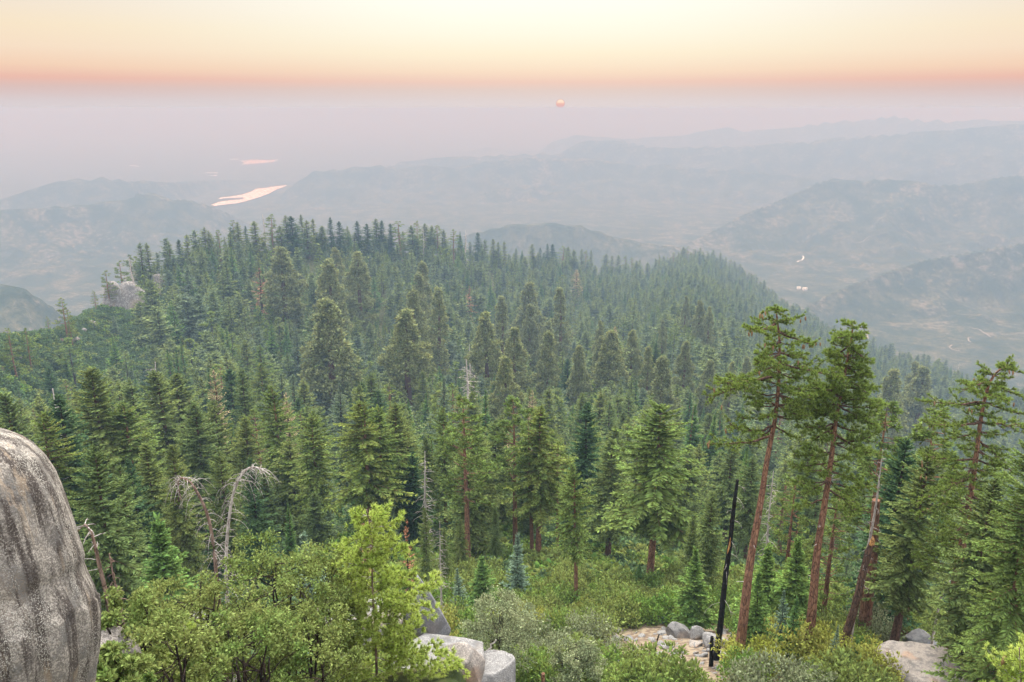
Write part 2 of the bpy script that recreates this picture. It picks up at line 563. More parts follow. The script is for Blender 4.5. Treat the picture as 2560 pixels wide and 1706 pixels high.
M_char = bark('charred_wood', (.008, .008, .008), (.018, .016, .015), (.035, .028, .022), 3)
M_wood = bark('bare_orange_wood', (.45, .22, .07), (.55, .32, .14), (.18, .08, .04), 3)
M_cone, _t = new_mat('cone_scales')
finish(_t, mixc(_t, smooth(_t, noise_node(_t, 30, 2), .4, .6), (.16, .085, .04), (.30, .19, .10)), .8)


def granite(name, base=(.27, .26, .25), dark=(.10, .10, .10), warm=(.42, .30, .20), speck=26.0, streak=False, s=1.0, darkness=.5, warmth=.5):
    m, t = new_mat(name)
    sp = noise_node(t, speck, 3, rough=.75)
    big = noise_node(t, .55 * s, 5)
    mid = noise_node(t, 2.2 * s, 6)
    col = mixc(t, smooth(t, sp, .47, .56), [q * .55 for q in base], [q * 1.15 for q in base])
    col = mixc(t, mth(t, 'MULTIPLY', smooth(t, big, .52, .66), warmth), col, warm)
    lich = mth(t, 'MULTIPLY', smooth(t, mid, .5 - .06 * darkness, .62), smooth(t, sp, .40, .52))
    col = mixc(t, mth(t, 'MULTIPLY', lich, .75), col, dark)
    if streak:
        st = noise_node(t, 1.0, 4, stretch=(4.2, 4.2, .20))
        st2 = noise_node(t, 1.0, 5, stretch=(5.5, 5.5, .35))
        fine = noise_node(t, 42, 2, rough=.8)
        dk = mth(t, 'MULTIPLY', smooth(t, st, .45, .56), smooth(t, fine, .34, .50))
        col = mixc(t, mth(t, 'MULTIPLY', dk, .92), col, (.05, .04, .036))
        col = mixc(t, mth(t, 'MULTIPLY', smooth(t, st2, .58, .68), .5), col, (.36, .28, .20))
        vo = t.nodes.new('ShaderNodeTexVoronoi')
        vo.inputs['Scale'].default_value = 48
        tc = t.nodes.new('ShaderNodeTexCoord'); t.links.new(tc.outputs['Object'], vo.inputs['Vector'])
        wl = mth(t, 'MULTIPLY', smooth(t, vo.outputs['Distance'], .42, .30), smooth(t, noise_node(t, 2.2, 4, stretch=(1, 1, .35)), .48, .60))
        col = mixc(t, mth(t, 'MULTIPLY', wl, .7), col, (.50, .48, .42))
    hgt = mth(t, 'ADD', mth(t, 'MULTIPLY', sp, .35), mid)
    finish(t, col, .92, bumpy(t, hgt, .7, .12 if not streak else .10), .15)
    return m


M_gran = granite('grey_granite')
M_granwarm = granite('warm_granite', base=(.34, .30, .265), warm=(.36, .23, .15), warmth=.9)
M_grandark = granite('dark_granite', base=(.24, .24, .25), darkness=.9, warmth=.2)
M_granlich = granite('lichen_streaked_granite', base=(.31, .28, .245), speck=34, streak=True, warmth=.3)
M_granfar = granite('far_granite', base=(.27, .255, .24), speck=1.2, s=.1)

# forest floor
M_floor, _t = new_mat('forest_floor')
_n1 = noise_node(_t, .035, 6); _n2 = noise_node(_t, .5, 6)
_c = mixc(_t, smooth(_t, _n2, .35, .65), (.030, .042, .016), (.085, .085, .036))
_c = mixc(_t, mth(_t, 'MULTIPLY', smooth(_t, _n1, .58, .68), smooth(_t, _n2, .5, .6)), _c, (.24, .17, .11))
for _px, _py, _rad in ((17.5, 65, 13), (34, 50, 9), (16, 56, 9), (22, 68, 8)):          # open gravel and dry grass
    _vd = _t.nodes.new('ShaderNodeVectorMath'); _vd.operation = 'DISTANCE'
    _tc = _t.nodes.new('ShaderNodeTexCoord'); _mp = _t.nodes.new('ShaderNodeMapping'); _mp.inputs['Scale'].default_value = (1, 1, 0)
    _t.links.new(_tc.outputs['Object'], _mp.inputs[0]); _t.links.new(_mp.outputs[0], _vd.inputs[0]); _vd.inputs[1].default_value = (_px, _py, 0)
    _dd = mth(_t, 'ADD', _vd.outputs['Value'], mth(_t, 'MULTIPLY', mth(_t, 'SUBTRACT', _n2, .5), 14))
    _dry = mixc(_t, smooth(_t, noise_node(_t, 1.6, 5), .42, .58), (.13, .095, .07), (.23, .185, .13))
    _c = mixc(_t, smooth(_t, _dd, _rad, _rad - 3), _c, _dry)
finish(_t, _c, .95, bumpy(_t, _n2, 1, .5), .05)

# chaparral hills and valley
M_hills, _t = new_mat('chaparral_hills')
_geo = _t.nodes.new('ShaderNodeNewGeometry')
_big = noise_node(_t, .0016, 6); _mid = noise_node(_t, .009, 6, rough=.7); _fin = noise_node(_t, .045, 5, rough=.75)
_c = mixc(_t, smooth(_t, _mid, .4, .6), (.034, .050, .030), (.085, .090, .055))
_gm = mth(_t, 'ADD', mth(_t, 'MULTIPLY', _big, .25), mth(_t, 'ADD', mth(_t, 'MULTIPLY', _mid, .35), mth(_t, 'MULTIPLY', _fin, .6)))
_c = mixc(_t, mth(_t, 'MULTIPLY', smooth(_t, _gm, .635, .72), .8), _c, (.19, .17, .135))
_c = mixc(_t, smooth(_t, _fin, .50, .42, 0, .6), _c, (.022, .036, .022))
finish(_t, _c, .95, bumpy(_t, _fin, 1.0, 9), .05)

M_water, _t = new_mat('lake_water')
_p = finish(_t, (.86, .88, .90), .33, bumpy(_t, noise_node(_t, .02, 3), .12, 1.0), .5)
_p.inputs['Metallic'].default_value = .85
M_road, _t = new_mat('pale_dirt_road')
finish(_t, mixc(_t, noise_node(_t, .02, 3), (.22, .20, .17), (.30, .27, .23)), .9)
M_roofs, _t = new_mat('pale_building')
finish(_t, (.62, .62, .60), .6)
M_sun, _t = new_mat('sun_disc')
_tc = _t.nodes.new('ShaderNodeTexCoord'); _s = _t.nodes.new('ShaderNodeSeparateXYZ'); _t.links.new(_tc.outputs['Generated'], _s.inputs[0])
_r = ramp(_t.nodes, [(0, srgb(224, 186, 180)), (.35, srgb(232, 180, 172)), (.5, srgb(246, 196, 176)), (.62, srgb(255, 224, 200)), (1, srgb(255, 238, 215))])
_t.links.new(_s.outputs['Z'], _r.inputs[0])
_e = _t.nodes.new('ShaderNodeEmission'); _t.links.new(_r.outputs[0], _e.inputs[0]); _e.inputs[1].default_value = .51
_lw = _t.nodes.new('ShaderNodeLayerWeight'); _lw.inputs[0].default_value = .5
_e2 = _t.nodes.new('ShaderNodeEmission'); _e2.inputs[0].default_value = srgb(226, 120, 120); _e2.inputs[1].default_value = .45
_mx = _t.nodes.new('ShaderNodeMixShader'); _t.links.new(smooth(_t, _lw.outputs['Facing'], .5, .85), _mx.inputs[0])
_t.links.new(_e.outputs[0], _mx.inputs[1]); _t.links.new(_e2.outputs[0], _mx.inputs[2])
_o = _t.nodes.new('ShaderNodeOutputMaterial'); _t.links.new(_mx.outputs[0], _o.inputs[0])

# ------------------------------------------------------------------ setting: ground, hills, lakes, sun, haze


def polar_mesh(name, ths, rs, mat):
    T, R = np.meshgrid(ths, rs, indexing='ij')
    Z = H_full(T, R)
    V = np.stack([R * np.sin(T), R * np.cos(T), Z], -1).reshape(-1, 3)
    n, m = len(ths), len(rs)
    i = np.arange(n - 1)[:, None] * m; j = np.arange(m - 1)[None]
    a = i + j; b = a + 1; c = a + m; d = c + 1
    f = np.stack([np.stack([a, c, d], -1), np.stack([a, d, b], -1)], 2).reshape(-1, 3)
    g = Geo(); g.add(V, f[:, ::-1])
    o = obj(name, g.mesh(name, [mat], smooth=True))
    return o


ths_near = np.concatenate([np.linspace(-pi, radians(-62), 40)[:-1], np.linspace(radians(-62), radians(62), 420), np.linspace(radians(62), pi, 40)[1:]])
rs_near = np.concatenate([[0.0, 1.5, 3], np.exp(np.linspace(math.log(4.5), math.log(1500), 230))])
tag(polar_mesh('ground', ths_near, rs_near, M_floor), kind='structure')
ths_far = np.linspace(radians(-62), radians(62), 900)
rs_far = np.concatenate([np.exp(np.linspace(math.log(1500), math.log(12500), 420)), np.exp(np.linspace(math.log(12500), math.log(60000), 40))[1:]])
tag(polar_mesh('hills', ths_far, rs_far, M_hills), kind='structure')


def floor_poly(name, pts, mat, dz=6.0):
    """a sheet lying on the valley floor, its shore given by sight lines"""
    P = []
    for u, v in pts:
        d = ray(u, v)
        P.append(d * ((FLOOR + dz) / d[2]))
    P = np.array(P); P[:, 2] = FLOOR + dz
    bme = bpy.data.meshes.new(name)
    bme.from_pydata([tuple(p) for p in P], [], [list(range(len(P)))])
    bme.materials.append(mat)
    if bme.polygons[0].normal.z < 0:
        bme.flip_normals()
    return obj(name, bme)


Z = lambda x, y: (x / 1.838, 200 + y / 1.838)       # from an enlarged view of the photograph
lake = floor_poly('lake', [Z(970, 574), Z(1010, 560), Z(1060, 553), Z(1110, 549), Z(1125, 541), Z(1060, 543), Z(1000, 548), Z(1015, 540), Z(1060, 536),
                           Z(1110, 528), Z(1160, 512), Z(1175, 500), Z(1215, 498), Z(1260, 490), Z(1322, 484), Z(1300, 493), Z(1270, 504), Z(1245, 518),
                           Z(1200, 536), Z(1150, 552), Z(1090, 567), Z(1040, 572), Z(985, 580)], M_water)
tag(lake, kind='structure')
lake2 = floor_poly('lake', [Z(1110, 390), Z(1125, 380), Z(1100, 373), Z(1160, 367), Z(1200, 368), Z(1240, 369), Z(1280, 366), Z(1265, 375), Z(1215, 382), Z(1160, 386)], M_water, 7)
tag(lake2, kind='structure')
for k, q in enumerate([[(925, 436), (960, 440), (1000, 437), (990, 442)], [(940, 426), (1000, 426), (1000, 429), (940, 429)], [(1055, 364), (1090, 363), (1092, 367), (1058, 367)],
                       [(595, 392), (640, 396), (638, 399), (600, 395)]]):
    tag(floor_poly('pond', [Z(*p) for p in q], M_water, 7 + .5 * k), kind='structure')


def strip(name, pts, width, mat, lift=3.0):
    """road draped over the hills; pts in pixels"""
    C = []
    for u, v in pts:
        r = ground_hit(u, v, 1500, 12000)
        p = at_r(u, v, r); C.append((p[0], p[1]))
    C = np.array(C)
    s = np.concatenate([[0], np.cumsum(np.hypot(*np.diff(C, axis=0).T))])
    q = np.linspace(0, s[-1], max(12, int(s[-1] / 25)))
    X = np.interp(q, s, C[:, 0]); Y = np.interp(q, s, C[:, 1])
    k = np.ones(5) / 5
    if len(X) > 14:
        X[2:-2] = np.convolve(X, k, 'valid'); Y[2:-2] = np.convolve(Y, k, 'valid')
    T = norm(np.stack([np.gradient(X), np.gradient(Y)], -1)); N = np.stack([-T[:, 1], T[:, 0]], -1)
    A = np.stack([X, Y], -1) + N * width / 2; B = np.stack([X, Y], -1) - N * width / 2
    zz = np.maximum(H(A[:, 0], A[:, 1]), H(B[:, 0], B[:, 1])) + lift
    V = np.concatenate([np.c_[A, zz], np.c_[B, zz]])
    n = len(X); i = np.arange(n - 1)
    f = np.concatenate([np.stack([i, i + n, i + n + 1], -1), np.stack([i, i + n + 1, i + 1], -1)])
    g = Geo(); g.add(V, f)
    return obj(name, g.mesh(name, [mat]))


W6 = lambda x, y: (1660 + x / 2.613, 500 + y / 2.613)
tag(strip('road', [W6(895, 715), W6(930, 728), W6(960, 742), W6(985, 750)], 5, M_road), kind='structure')
tag(strip('road', [W6(1325, 885), W6(1330, 900), W6(1335, 915)], 4, M_road), kind='structure')
tag(strip('road', [W6(2010, 848), W6(2060, 852), W6(2075, 865), W6(2100, 880), W6(2130, 900)], 4, M_road), kind='structure')
tag(strip('road', [W6(2005, 905), W6(1985, 912), W6(1990, 928), W6(2003, 936)], 3.5, M_road), kind='structure')
tag(strip('road', [W6(1880, 955), W6(1860, 970), W6(1885, 985), W6(1935, 995)], 3.5, M_road), kind='structure')
tag(strip('road', [W6(1100, 250), W6(1250, 290), W6(1330, 250), W6(1450, 220)], 3.5, M_road), kind='structure')
tag(strip('river', [W6(870, 412), W6(900, 400), W6(912, 385), W6(905, 372)], 5, M_water, 4), kind='structure')
# the two bright roofs in the valley town
for k, (x, y, w) in enumerate([(880, 584, 17), (920, 589, 21)]):
    u, v = W6(x, y)
    r = ground_hit(u, v, 1500, 12000); p = at_r(u, v, r)
    g = Geo()
    hw = w / 2.613 * r / FPX / 2 * 1.2
    V = [(sx * hw, sy * 6, z) for z in (-6, 5) for sx, sy in ((-1, -1), (1, -1), (1, 1), (-1, 1))] + [(-hw, 0, 7), (hw, 0, 7)]
    g.add(V, [(0, 1, 5), (0, 5, 4), (1, 2, 6), (1, 6, 5), (2, 3, 7), (2, 7, 6), (3, 0, 4), (3, 4, 7), (4, 5, 9), (4, 9, 8), (6, 7, 8), (6, 8, 9), (4, 8, 7), (5, 6, 9)])
    tag(obj('building', g.mesh('building', [M_roofs]), loc=(p[0], p[1], float(H(p[0], p[1])) + 3), rz=.1 * k),
        ['small bright white valley building, on the side toward the dark wooded knoll', 'slightly longer bright white valley building beside the smaller one'][k], 'building', 'white buildings on the valley floor')

SUN_D = 75000.0
sd = ray(1401, 259); sd = sd / np.linalg.norm(sd)
import bmesh
bm = bmesh.new(); bmesh.ops.create_uvsphere(bm, u_segments=48, v_segments=32, radius=SUN_D * 10.0 / FPX)
me = bpy.data.meshes.new('sun'); bm.to_mesh(me); bm.free()
for p in me.polygons: p.use_smooth = True
me.materials.append(M_sun)
so = obj('sun', me, loc=tuple(sd * SUN_D))
tag(so, 'low red sun disc glowing through smoke above the far hills', 'sun', kind='structure')

# haze: one closed box of even density
M_haze, _t = new_mat('smoke_haze')
HAZE = 2.1e-4
_v = _t.nodes.new('ShaderNodeVolumePrincipled')
_v.inputs['Color'].default_value = (.325, .475, .66, 1)
_v.inputs['Absorption Color'].default_value = (1, 1, 1, 1)
_v.inputs['Density'].default_value = HAZE
_v.inputs['Anisotropy'].default_value = 0.0
_o = _t.nodes.new('ShaderNodeOutputMaterial')
_v2 = _t.nodes.new('ShaderNodeVolumePrincipled')       # smoke absorbs a little more blue: far air turns warm
_v2.inputs['Color'].default_value = (0, 0, 0, 1)
_v2.inputs['Absorption Color'].default_value = (.345, .095, .022, 1)
_v2.inputs['Density'].default_value = HAZE * 1.2
_ad = _t.nodes.new('ShaderNodeAddShader')
_t.links.new(_v.outputs[0], _ad.inputs[0]); _t.links.new(_v2.outputs[0], _ad.inputs[1])
_t.links.new(_ad.outputs[0], _o.inputs['Volume'])
HX, HY0, HY1, HZ0, HZ1 = 61000, -2500, 62000, FLOOR - 12, 1.6
hv = [(x, y, z) for z in (HZ0, HZ1) for x, y in ((-HX, HY0), (HX, HY0), (HX, HY1), (-HX, HY1))]
hm = bpy.data.meshes.new('haze')
hm.from_pydata(hv, [], [(0, 3, 2, 1), (4, 5, 6, 7), (0, 1, 5, 4), (1, 2, 6, 5), (2, 3, 7, 6), (3, 0, 4, 7)])
hm.materials.append(M_haze)
ho = obj('haze', hm)
tag(ho, 'pale smoky haze filling the air over the valley', kind='stuff')
# ------------------------------------------------------------------ wording: what a thing stands beside
MARKS = [(700, 700, 'the broad round-topped sequoia'), (892, 700, 'the shaggy sequoia under the ridge'), (815, 850, 'the largest stepped sequoia'), (1012, 880, 'the red-trunked sequoia'),
         (1089, 780, 'the bullet-shaped sequoia'), (1219, 860, 'the domed sequoia by the grey snag'), (1320, 740, 'the wide-shouldered sequoia'), (1267, 960, 'the fluffy nearest sequoia'),
         (1370, 920, 'the yellow-edged tapering sequoia'), (1405, 790, 'the lone columnar sequoia'), (1531, 920, 'the big domed sequoia pair'), (1661, 980, 'the cone-shaped sequoia'), (1752, 820, 'the dark sequoia pair'),
         (1715, 680, 'the wooded knoll'), (1850, 960, 'the cone-laden pine'), (2062, 850, 'the ragged lone pine'), (2300, 960, 'the far right sequoias'), (320, 770, 'the granite dome'),
         (390, 720, 'the pale rock face'), (153, 800, 'the double-trunked spur pine'), (435, 850, 'the twin light cedars'), (440, 950, 'the tan-topped fir'), (568, 970, 'the dark blue-green fir'), (543, 810, 'the tall grey-green fir'),
         (644, 700, 'the orange dead fir'), (230, 1020, 'the fir with the leaning trunk'), (73, 900, 'the flat-topped olive fir'), (689, 1050, 'the fir beside the tan spire'), (842, 1020, 'the pale blue-green fir'),
         (1110, 1010, 'the symmetrical bluish fir'), (1164, 1150, 'the straight red trunk'), (1288, 1150, 'the flat-topped pine'), (1473, 1080, 'the silver-spiked cedar'), (1648, 1200, 'the big red-trunked fir'),
         (984, 1120, 'the fir with the charcoal trunk'), (1443, 1400, 'the ragged fir above the shrubs'), (1604, 1440, 'the foot of the big red-trunked fir'), (1710, 1600, 'the pale boulder group'), (1792, 1560, 'the charred trunk'),
         (1850, 1640, 'the first red pine'), (2012, 1640, 'the second red pine'), (2120, 1600, 'the snapped leaning trunk'), (2320, 1660, 'the great sloping boulder'), (1240, 1560, 'the small grey-green tree'),
         (1190, 1680, 'the squared granite block'), (1357, 1690, 'the reddish bottom stump'), (1635, 1640, 'the slim burnt stick'), (1523, 1568, 'the small pale rock'), (1294, 1440, 'the silver-tipped young fir'),
         (1202, 1440, 'the bright young fir'), (1050, 1350, 'the small grey snag'), (530, 1400, 'the bent dead trunks'), (2379, 1540, 'the bent-topped pine foot'), (400, 1205, 'the dark clearing slab'), (2480, 1100, 'the right edge trees'),
         (760, 560, 'the left skyline summit'), (658, 560, 'the bare skyline spire'), (1056, 570, 'the needle-like skyline spire'), (1162, 600, 'the bare tree at the skyline dip'), (1390, 640, 'the mid skyline rise'), (1560, 660, 'the skyline saddle'),
         (500, 610, 'the left skyline shoulder'), (900, 590, 'the high skyline stretch'), (1900, 740, 'the slope under the knoll'), (2180, 880, 'the right skyline slope'), (1000, 720, 'the narrow sequoia pair'), (1620, 760, 'the upper right forest')]


def whereabouts(x, y, z, h=0.0, r=None):
    u, v = project(x, y, z + h * .6)
    d = [(abs(u - a) ** 2 + (1.3 * (v - b)) ** 2, a, b, t) for a, b, t in MARKS]
    dd, a, b, t = min(d)
    du, dv = u - a, v - b
    near = 'just ' if dd < 55 ** 2 else 'well ' if dd > 120 ** 2 else ''
    rel = ('right of' if du > 0 else 'left of') if abs(du) > abs(dv) * 1.1 else ('nearer than' if dv > 0 else 'beyond')
    return near + rel + ' ' + t


def sized(v, a, b, words):
    return words[0] if v < a else words[2] if v > b else words[1]


# ------------------------------------------------------------------ plant generators (each returns separate geometry per part)
UP = np.array([0.0, 0, 1])


def trunk_geo(H, r0, rng, sides=7, lean=0.0, top=1.0, lump=.06, n=9):
    z = np.linspace(-1.5, H * top, n)
    wx = np.cumsum(rng.normal(0, .012 * H / n, n)) * (z > 0); wy = np.cumsum(rng.normal(0, .012 * H / n, n)) * (z > 0)
    t = np.clip(z / H, 0, 1)
    rad = r0 * ((1 - t) ** .8 * .95 + .03) * (1 + .5 * np.exp(-np.clip(z, 0, None) / (r0 * 2.5)))
    g = Geo(); tube(g, np.c_[wx, wy, z], rad, sides, 0, True, lump, rng)
    return g


def conifer_crown(rng, H, R, zb, spacing=.6, nb=5, m=9, power=.75, lw=.32, gap=.06, droop=.35, asc_top=.9, asc_bot=-.22, wid=.42, lobes=.12, dead_low=0):
    """whorled conifer: layered boughs carrying flat sprays"""
    zs = []
    z = H - .25
    while z > zb:
        zs.append(z); z -= spacing * rng.uniform(.7, 1.3) * (.55 + .45 * min(1, (H - z) / (.3 * H) + .2))
    zs = np.array(zs)
    k = nb + rng.integers(-1, 2, len(zs))
    Z = np.repeat(zs, k) + rng.normal(0, spacing * .22, k.sum())
    az = np.concatenate([rng.uniform(0, 2 * pi) + np.arange(q) * 2 * pi / q + rng.normal(0, .28, q) for q in k])
    keep = rng.uniform(size=len(Z)) > gap
    Z, az = Z[keep], az[keep]
    t = np.clip((H - Z) / (H - zb), 0, 1)
    low = np.clip((1 - t) / .12, .35, 1)                    # boughs shorten again at the very bottom
    prof = (t ** power) * (1 - .18 * t ** 3) * low
    ph = rng.uniform(0, 2 * pi, 3)
    lob = 1 + lobes * np.sin(az * 2 + ph[0] + Z * .35) + lobes * np.sin(az * 3 + ph[1] - Z * .6)
    L = np.maximum(R * prof * rng.uniform(.72, 1.12, len(Z)) * lob, .25)
    asc = asc_top + (asc_bot - asc_top) * np.clip(t * 1.5, 0, 1) + rng.normal(0, .10, len(Z))
    e = np.stack([np.cos(az), np.sin(az), 0 * az], -1); sd = np.stack([-np.sin(az), np.cos(az), 0 * az], -1)
    s = (np.linspace(.10, .98, m)[None] + rng.normal(0, .03, (len(Z), m))).clip(.05, 1)
    dr = droop * (1 - .6 * np.clip(1 - t * 2, 0, 1))
    hz = L[:, None] * s * np.cos(asc)[:, None]
    vz = L[:, None] * (np.sin(asc)[:, None] * s - dr[:, None] * s ** 2 + dr[:, None] * .75 * s ** 3)
    P = e[:, None] * hz[..., None]; P[..., 2] = Z[:, None] + vz
    dz = np.sin(asc)[:, None] - 2 * dr[:, None] * s + 2.25 * dr[:, None] * s ** 2
    T = norm(e[:, None] * np.cos(asc)[:, None, None] + UP * dz[..., None])
    g = Geo()
    B = len(Z)
    Lw = (L[:, None] * lw * (1.05 - .72 * s) + .10) * rng.uniform(.75, 1.25, (B, m))
    Lw = np.minimum(Lw, R * .36)
    for sg in (-1, 1, 0, 2):
        if sg in (-1, 1):
            D = T * .62 + sd[:, None] * sg * .80 + UP * rng.uniform(-.32, .12, (B, m, 1))
            ll = Lw
        elif sg == 0:
            D = T * .85 + UP * rng.uniform(-.55, -.05, (B, m, 1)) + sd[:, None] * rng.normal(0, .25, (B, m, 1)); ll = Lw * .8
        else:
            D = T * .8 + UP * rng.uniform(.1, .55, (B, m, 1)) + sd[:, None] * rng.normal(0, .3, (B, m, 1)); ll = Lw * .65
        N = norm(UP + rng.normal(0, .55, (B, m, 3)))
        blades(g, P.reshape(-1, 3), D.reshape(-1, 3), ll.ravel(), (ll * wid).ravel() + .02, N.reshape(-1, 3), 0, .06)
    # leader
    n = 10
    blades(g, np.c_[np.zeros((n, 2)), np.linspace(H - .5, H + .1, n)], rng.normal(0, .5, (n, 3)) + UP * 1.2, np.full(n, .35 + H * .006), np.full(n, .12), rng.normal(size=(n, 3)), 0, 0)
    bg = Geo()
    return g, (Z, az, L, asc, dr)


def bough_wood(g, rng, info, r0, frac=1.0, sides=3, mat=0, reach=.75):
    Z, az, L, asc, dr = info
    idx = np.nonzero(rng.uniform(size=len(Z)) < frac)[0]
    for i in idx:
        s = np.linspace(0, reach, 4)
        e = np.array([cos(az[i]), sin(az[i]), 0])
        P = e * (L[i] * s * cos(asc[i]))[:, None]
        P[:, 2] = Z[i] + L[i] * (sin(asc[i]) * s - dr[i] * s ** 2 + dr[i] * .75 * s ** 3)
        tube(g, P, np.linspace(r0 * (.3 + .06 * L[i]), r0 * .12, 4), sides, mat, False)


def sequoia_crown(rng, H, R, zb, puffs=170, per=46, pr=.26, dome=.55, size=.62):
    g = Geo()
    t = rng.uniform(0, 1, puffs) ** .9
    z = H - t * (H - zb)
    prof = np.minimum(1, (t / .55 + .03)) ** dome * (1 - .25 * np.clip((t - .7) / .3, 0, 1))
    az = rng.uniform(0, 2 * pi, puffs)
    ph = rng.uniform(0, 2 * pi, 4)
    lob = 1 + .26 * np.sin(az * 2 + ph[0] + z * .22) + .20 * np.sin(az * 3 + ph[1] - z * .37) + .1 * np.sin(z * .8 + ph[2])
    rad = R * prof * lob * rng.uniform(.2, 1.0, puffs) ** .45
    c = np.stack([np.cos(az) * rad, np.sin(az) * rad, z], -1)
    prr = R * pr * rng.uniform(.6, 1.3, puffs)
    d = rng.normal(size=(puffs, per, 3))
    out = np.stack([np.cos(az), np.sin(az), 0 * az], -1)[:, None]
    d = norm(norm(d) + out * .55 + UP * .45)
    P = c[:, None] + d * prr[:, None, None] * rng.uniform(.25, .95, (puffs, per, 1)) * np.array([1, 1, .8])
    D = norm(d + UP * .25 + rng.normal(0, .5, d.shape))
    L = prr[:, None] * size * rng.uniform(.5, 1.1, (puffs, per))
    blades(g, P.reshape(-1, 3), D.reshape(-1, 3), L.ravel(), L.ravel() * .55, rng.normal(size=(puffs * per, 3)), 0, .1)
    return g, c


def pine_crown(rng, H, R, zb, nwh=13, nb=4, tuft=26, power=.5, irregular=.35, up=.25, nl=.5):
    """mid-distance pine: clumped tufts at the ends of irregular limbs"""
    g = Geo(); w = Geo()
    for z0 in np.linspace(zb, H - .4, nwh):
        for q in range(nb + rng.integers(-1, 2)):
            z = z0 + rng.normal(0, .3); t = max(0, (H - z) / (H - zb))
            L = max(.5, R * (t ** power) * (1 - .35 * max(0, t - .7) / .3) * rng.uniform(1 - irregular, 1.15))
            az = rng.uniform(0, 2 * pi); e = np.array([cos(az), sin(az), 0])
            s = np.linspace(0, 1, 5); bend = rng.uniform(.05, up + .25)
            P = e * (L * s)[:, None]; P[:, 2] = z + L * (-.12 * s + bend * s ** 2)
            tube(w, P, np.linspace(.05 + .012 * L, .02, 5), 3, 0, False)
            n = max(6, int(tuft * L / R))
            ss = rng.uniform(.35, 1.02, n) ** .8
            sd = np.array([-e[1], e[0], 0])
            c = e * (L * ss)[:, None] + sd * rng.normal(0, .16, (n, 1)) * L * (1.2 - ss)[:, None] * 1.6
            c[:, 2] += z + L * (-.12 * ss + bend * ss ** 2) + rng.uniform(-.1, .35, n)
            k = 5
            d = norm(e * .6 + UP * .5 + rng.normal(0, .8, (n, k, 3)))
            LL = np.full(n * k, nl) * rng.uniform(.7, 1.2, n * k)
            blades(g, np.repeat(c, k, 0), d.reshape(-1, 3), LL, LL * .32, rng.normal(size=(n * k, 3)), 0, .05)
    return g, w


def snag_geo(rng, path, r0, r1, nbr=40, lmin=.6, lmax=2.2, zmin=.25, droop=.6, sides=7, br=.02):
    """dead trunk along a path with bare curved branches"""
    path = np.asarray(path, float)
    s = np.linspace(0, 1, len(path)); q = np.linspace(0, 1, 26)
    P = np.stack([np.interp(q, s, path[:, i]) for i in range(3)], -1)
    for _ in range(2):
        P[1:-1] = (P[:-2] + P[1:-1] * 2 + P[2:]) / 4
    tg = Geo(); tube(tg, P, np.linspace(r0, r1, 26) ** 1.0, sides, 0, True, .08, rng)
    bg = Geo()
    for i in range(nbr):
        f = zmin + (.93 - zmin) * (i + rng.uniform()) / nbr
        c = np.array([np.interp(f, q, P[:, k]) for k in range(3)])
        az = rng.uniform(0, 2 * pi); e = np.array([cos(az), sin(az), 0])
        L = rng.uniform(lmin, lmax) * (1.15 - .6 * f)
        t = np.linspace(0, 1, 7)
        a = rng.uniform(-.1, .5)
        B = c + e * (L * (t - .18 * t ** 3))[:, None]
        B[:, 2] += L * (a * t - droop * t ** 2) + rng.normal(0, .02 * L, 7) * (t > 0)
        tube(bg, B, np.linspace(br * 1.4, br * .35, 7), 3, 0, False)
        for _ in range(rng.integers(1, 4)):
            j = rng.integers(2, 6); d = norm(B[j] - B[j - 1] + rng.normal(0, .7, 3) * np.linalg.norm(B[j] - B[j - 1]))
            l2 = L * rng.uniform(.15, .4)
            tt = np.linspace(0, 1, 4)[:, None]
            tube(bg, B[j] + d * l2 * tt - UP * l2 * .35 * tt ** 2, np.linspace(br * .7, br * .25, 4), 3, 0, False)
    return tg, bg


def bush_geo(rng, R=1.4, Hh=1.3, clumps=26, per=55, leaf=.16, stems=5, wid=.55):
    g = Geo(); w = Geo()
    az = rng.uniform(0, 2 * pi, clumps); rr = R * np.sqrt(rng.uniform(0, 1, clumps)) * .85
    zz = Hh * (.35 + .5 * rng.uniform(0, 1, clumps)) * np.sqrt(np.clip(1 - (rr / R) ** 2 * .8, .1, 1))
    c = np.stack([np.cos(az) * rr, np.sin(az) * rr, zz], -1)
    pr = R * .30 * rng.uniform(.6, 1.25, clumps)
    d = norm(norm(rng.normal(size=(clumps, per, 3))) + UP * .35)
    P = c[:, None] + d * pr[:, None, None] * rng.uniform(.35, 1.05, (clumps, per, 1)) * np.array([1, 1, .8])
    P[..., 2] = np.maximum(P[..., 2], .05)
    D = norm(d + rng.normal(0, .6, d.shape))
    L = leaf * rng.uniform(.6, 1.25, clumps * per)
    blades(g, P.reshape(-1, 3), D.reshape(-1, 3), L, L * wid, rng.normal(size=(clumps * per, 3)) + UP * .5, 0, .08)
    for i in range(min(stems, clumps)):
        t = np.linspace(0, 1, 5)[:, None]
        b = np.array([rng.normal(0, .12), rng.normal(0, .12), -.3])
        P = b + (c[i] - b) * t + rng.normal(0, .05, (5, 3)) * t
        tube(w, P, np.linspace(.045, .012, 5), 4, 0, False)
    return g, w


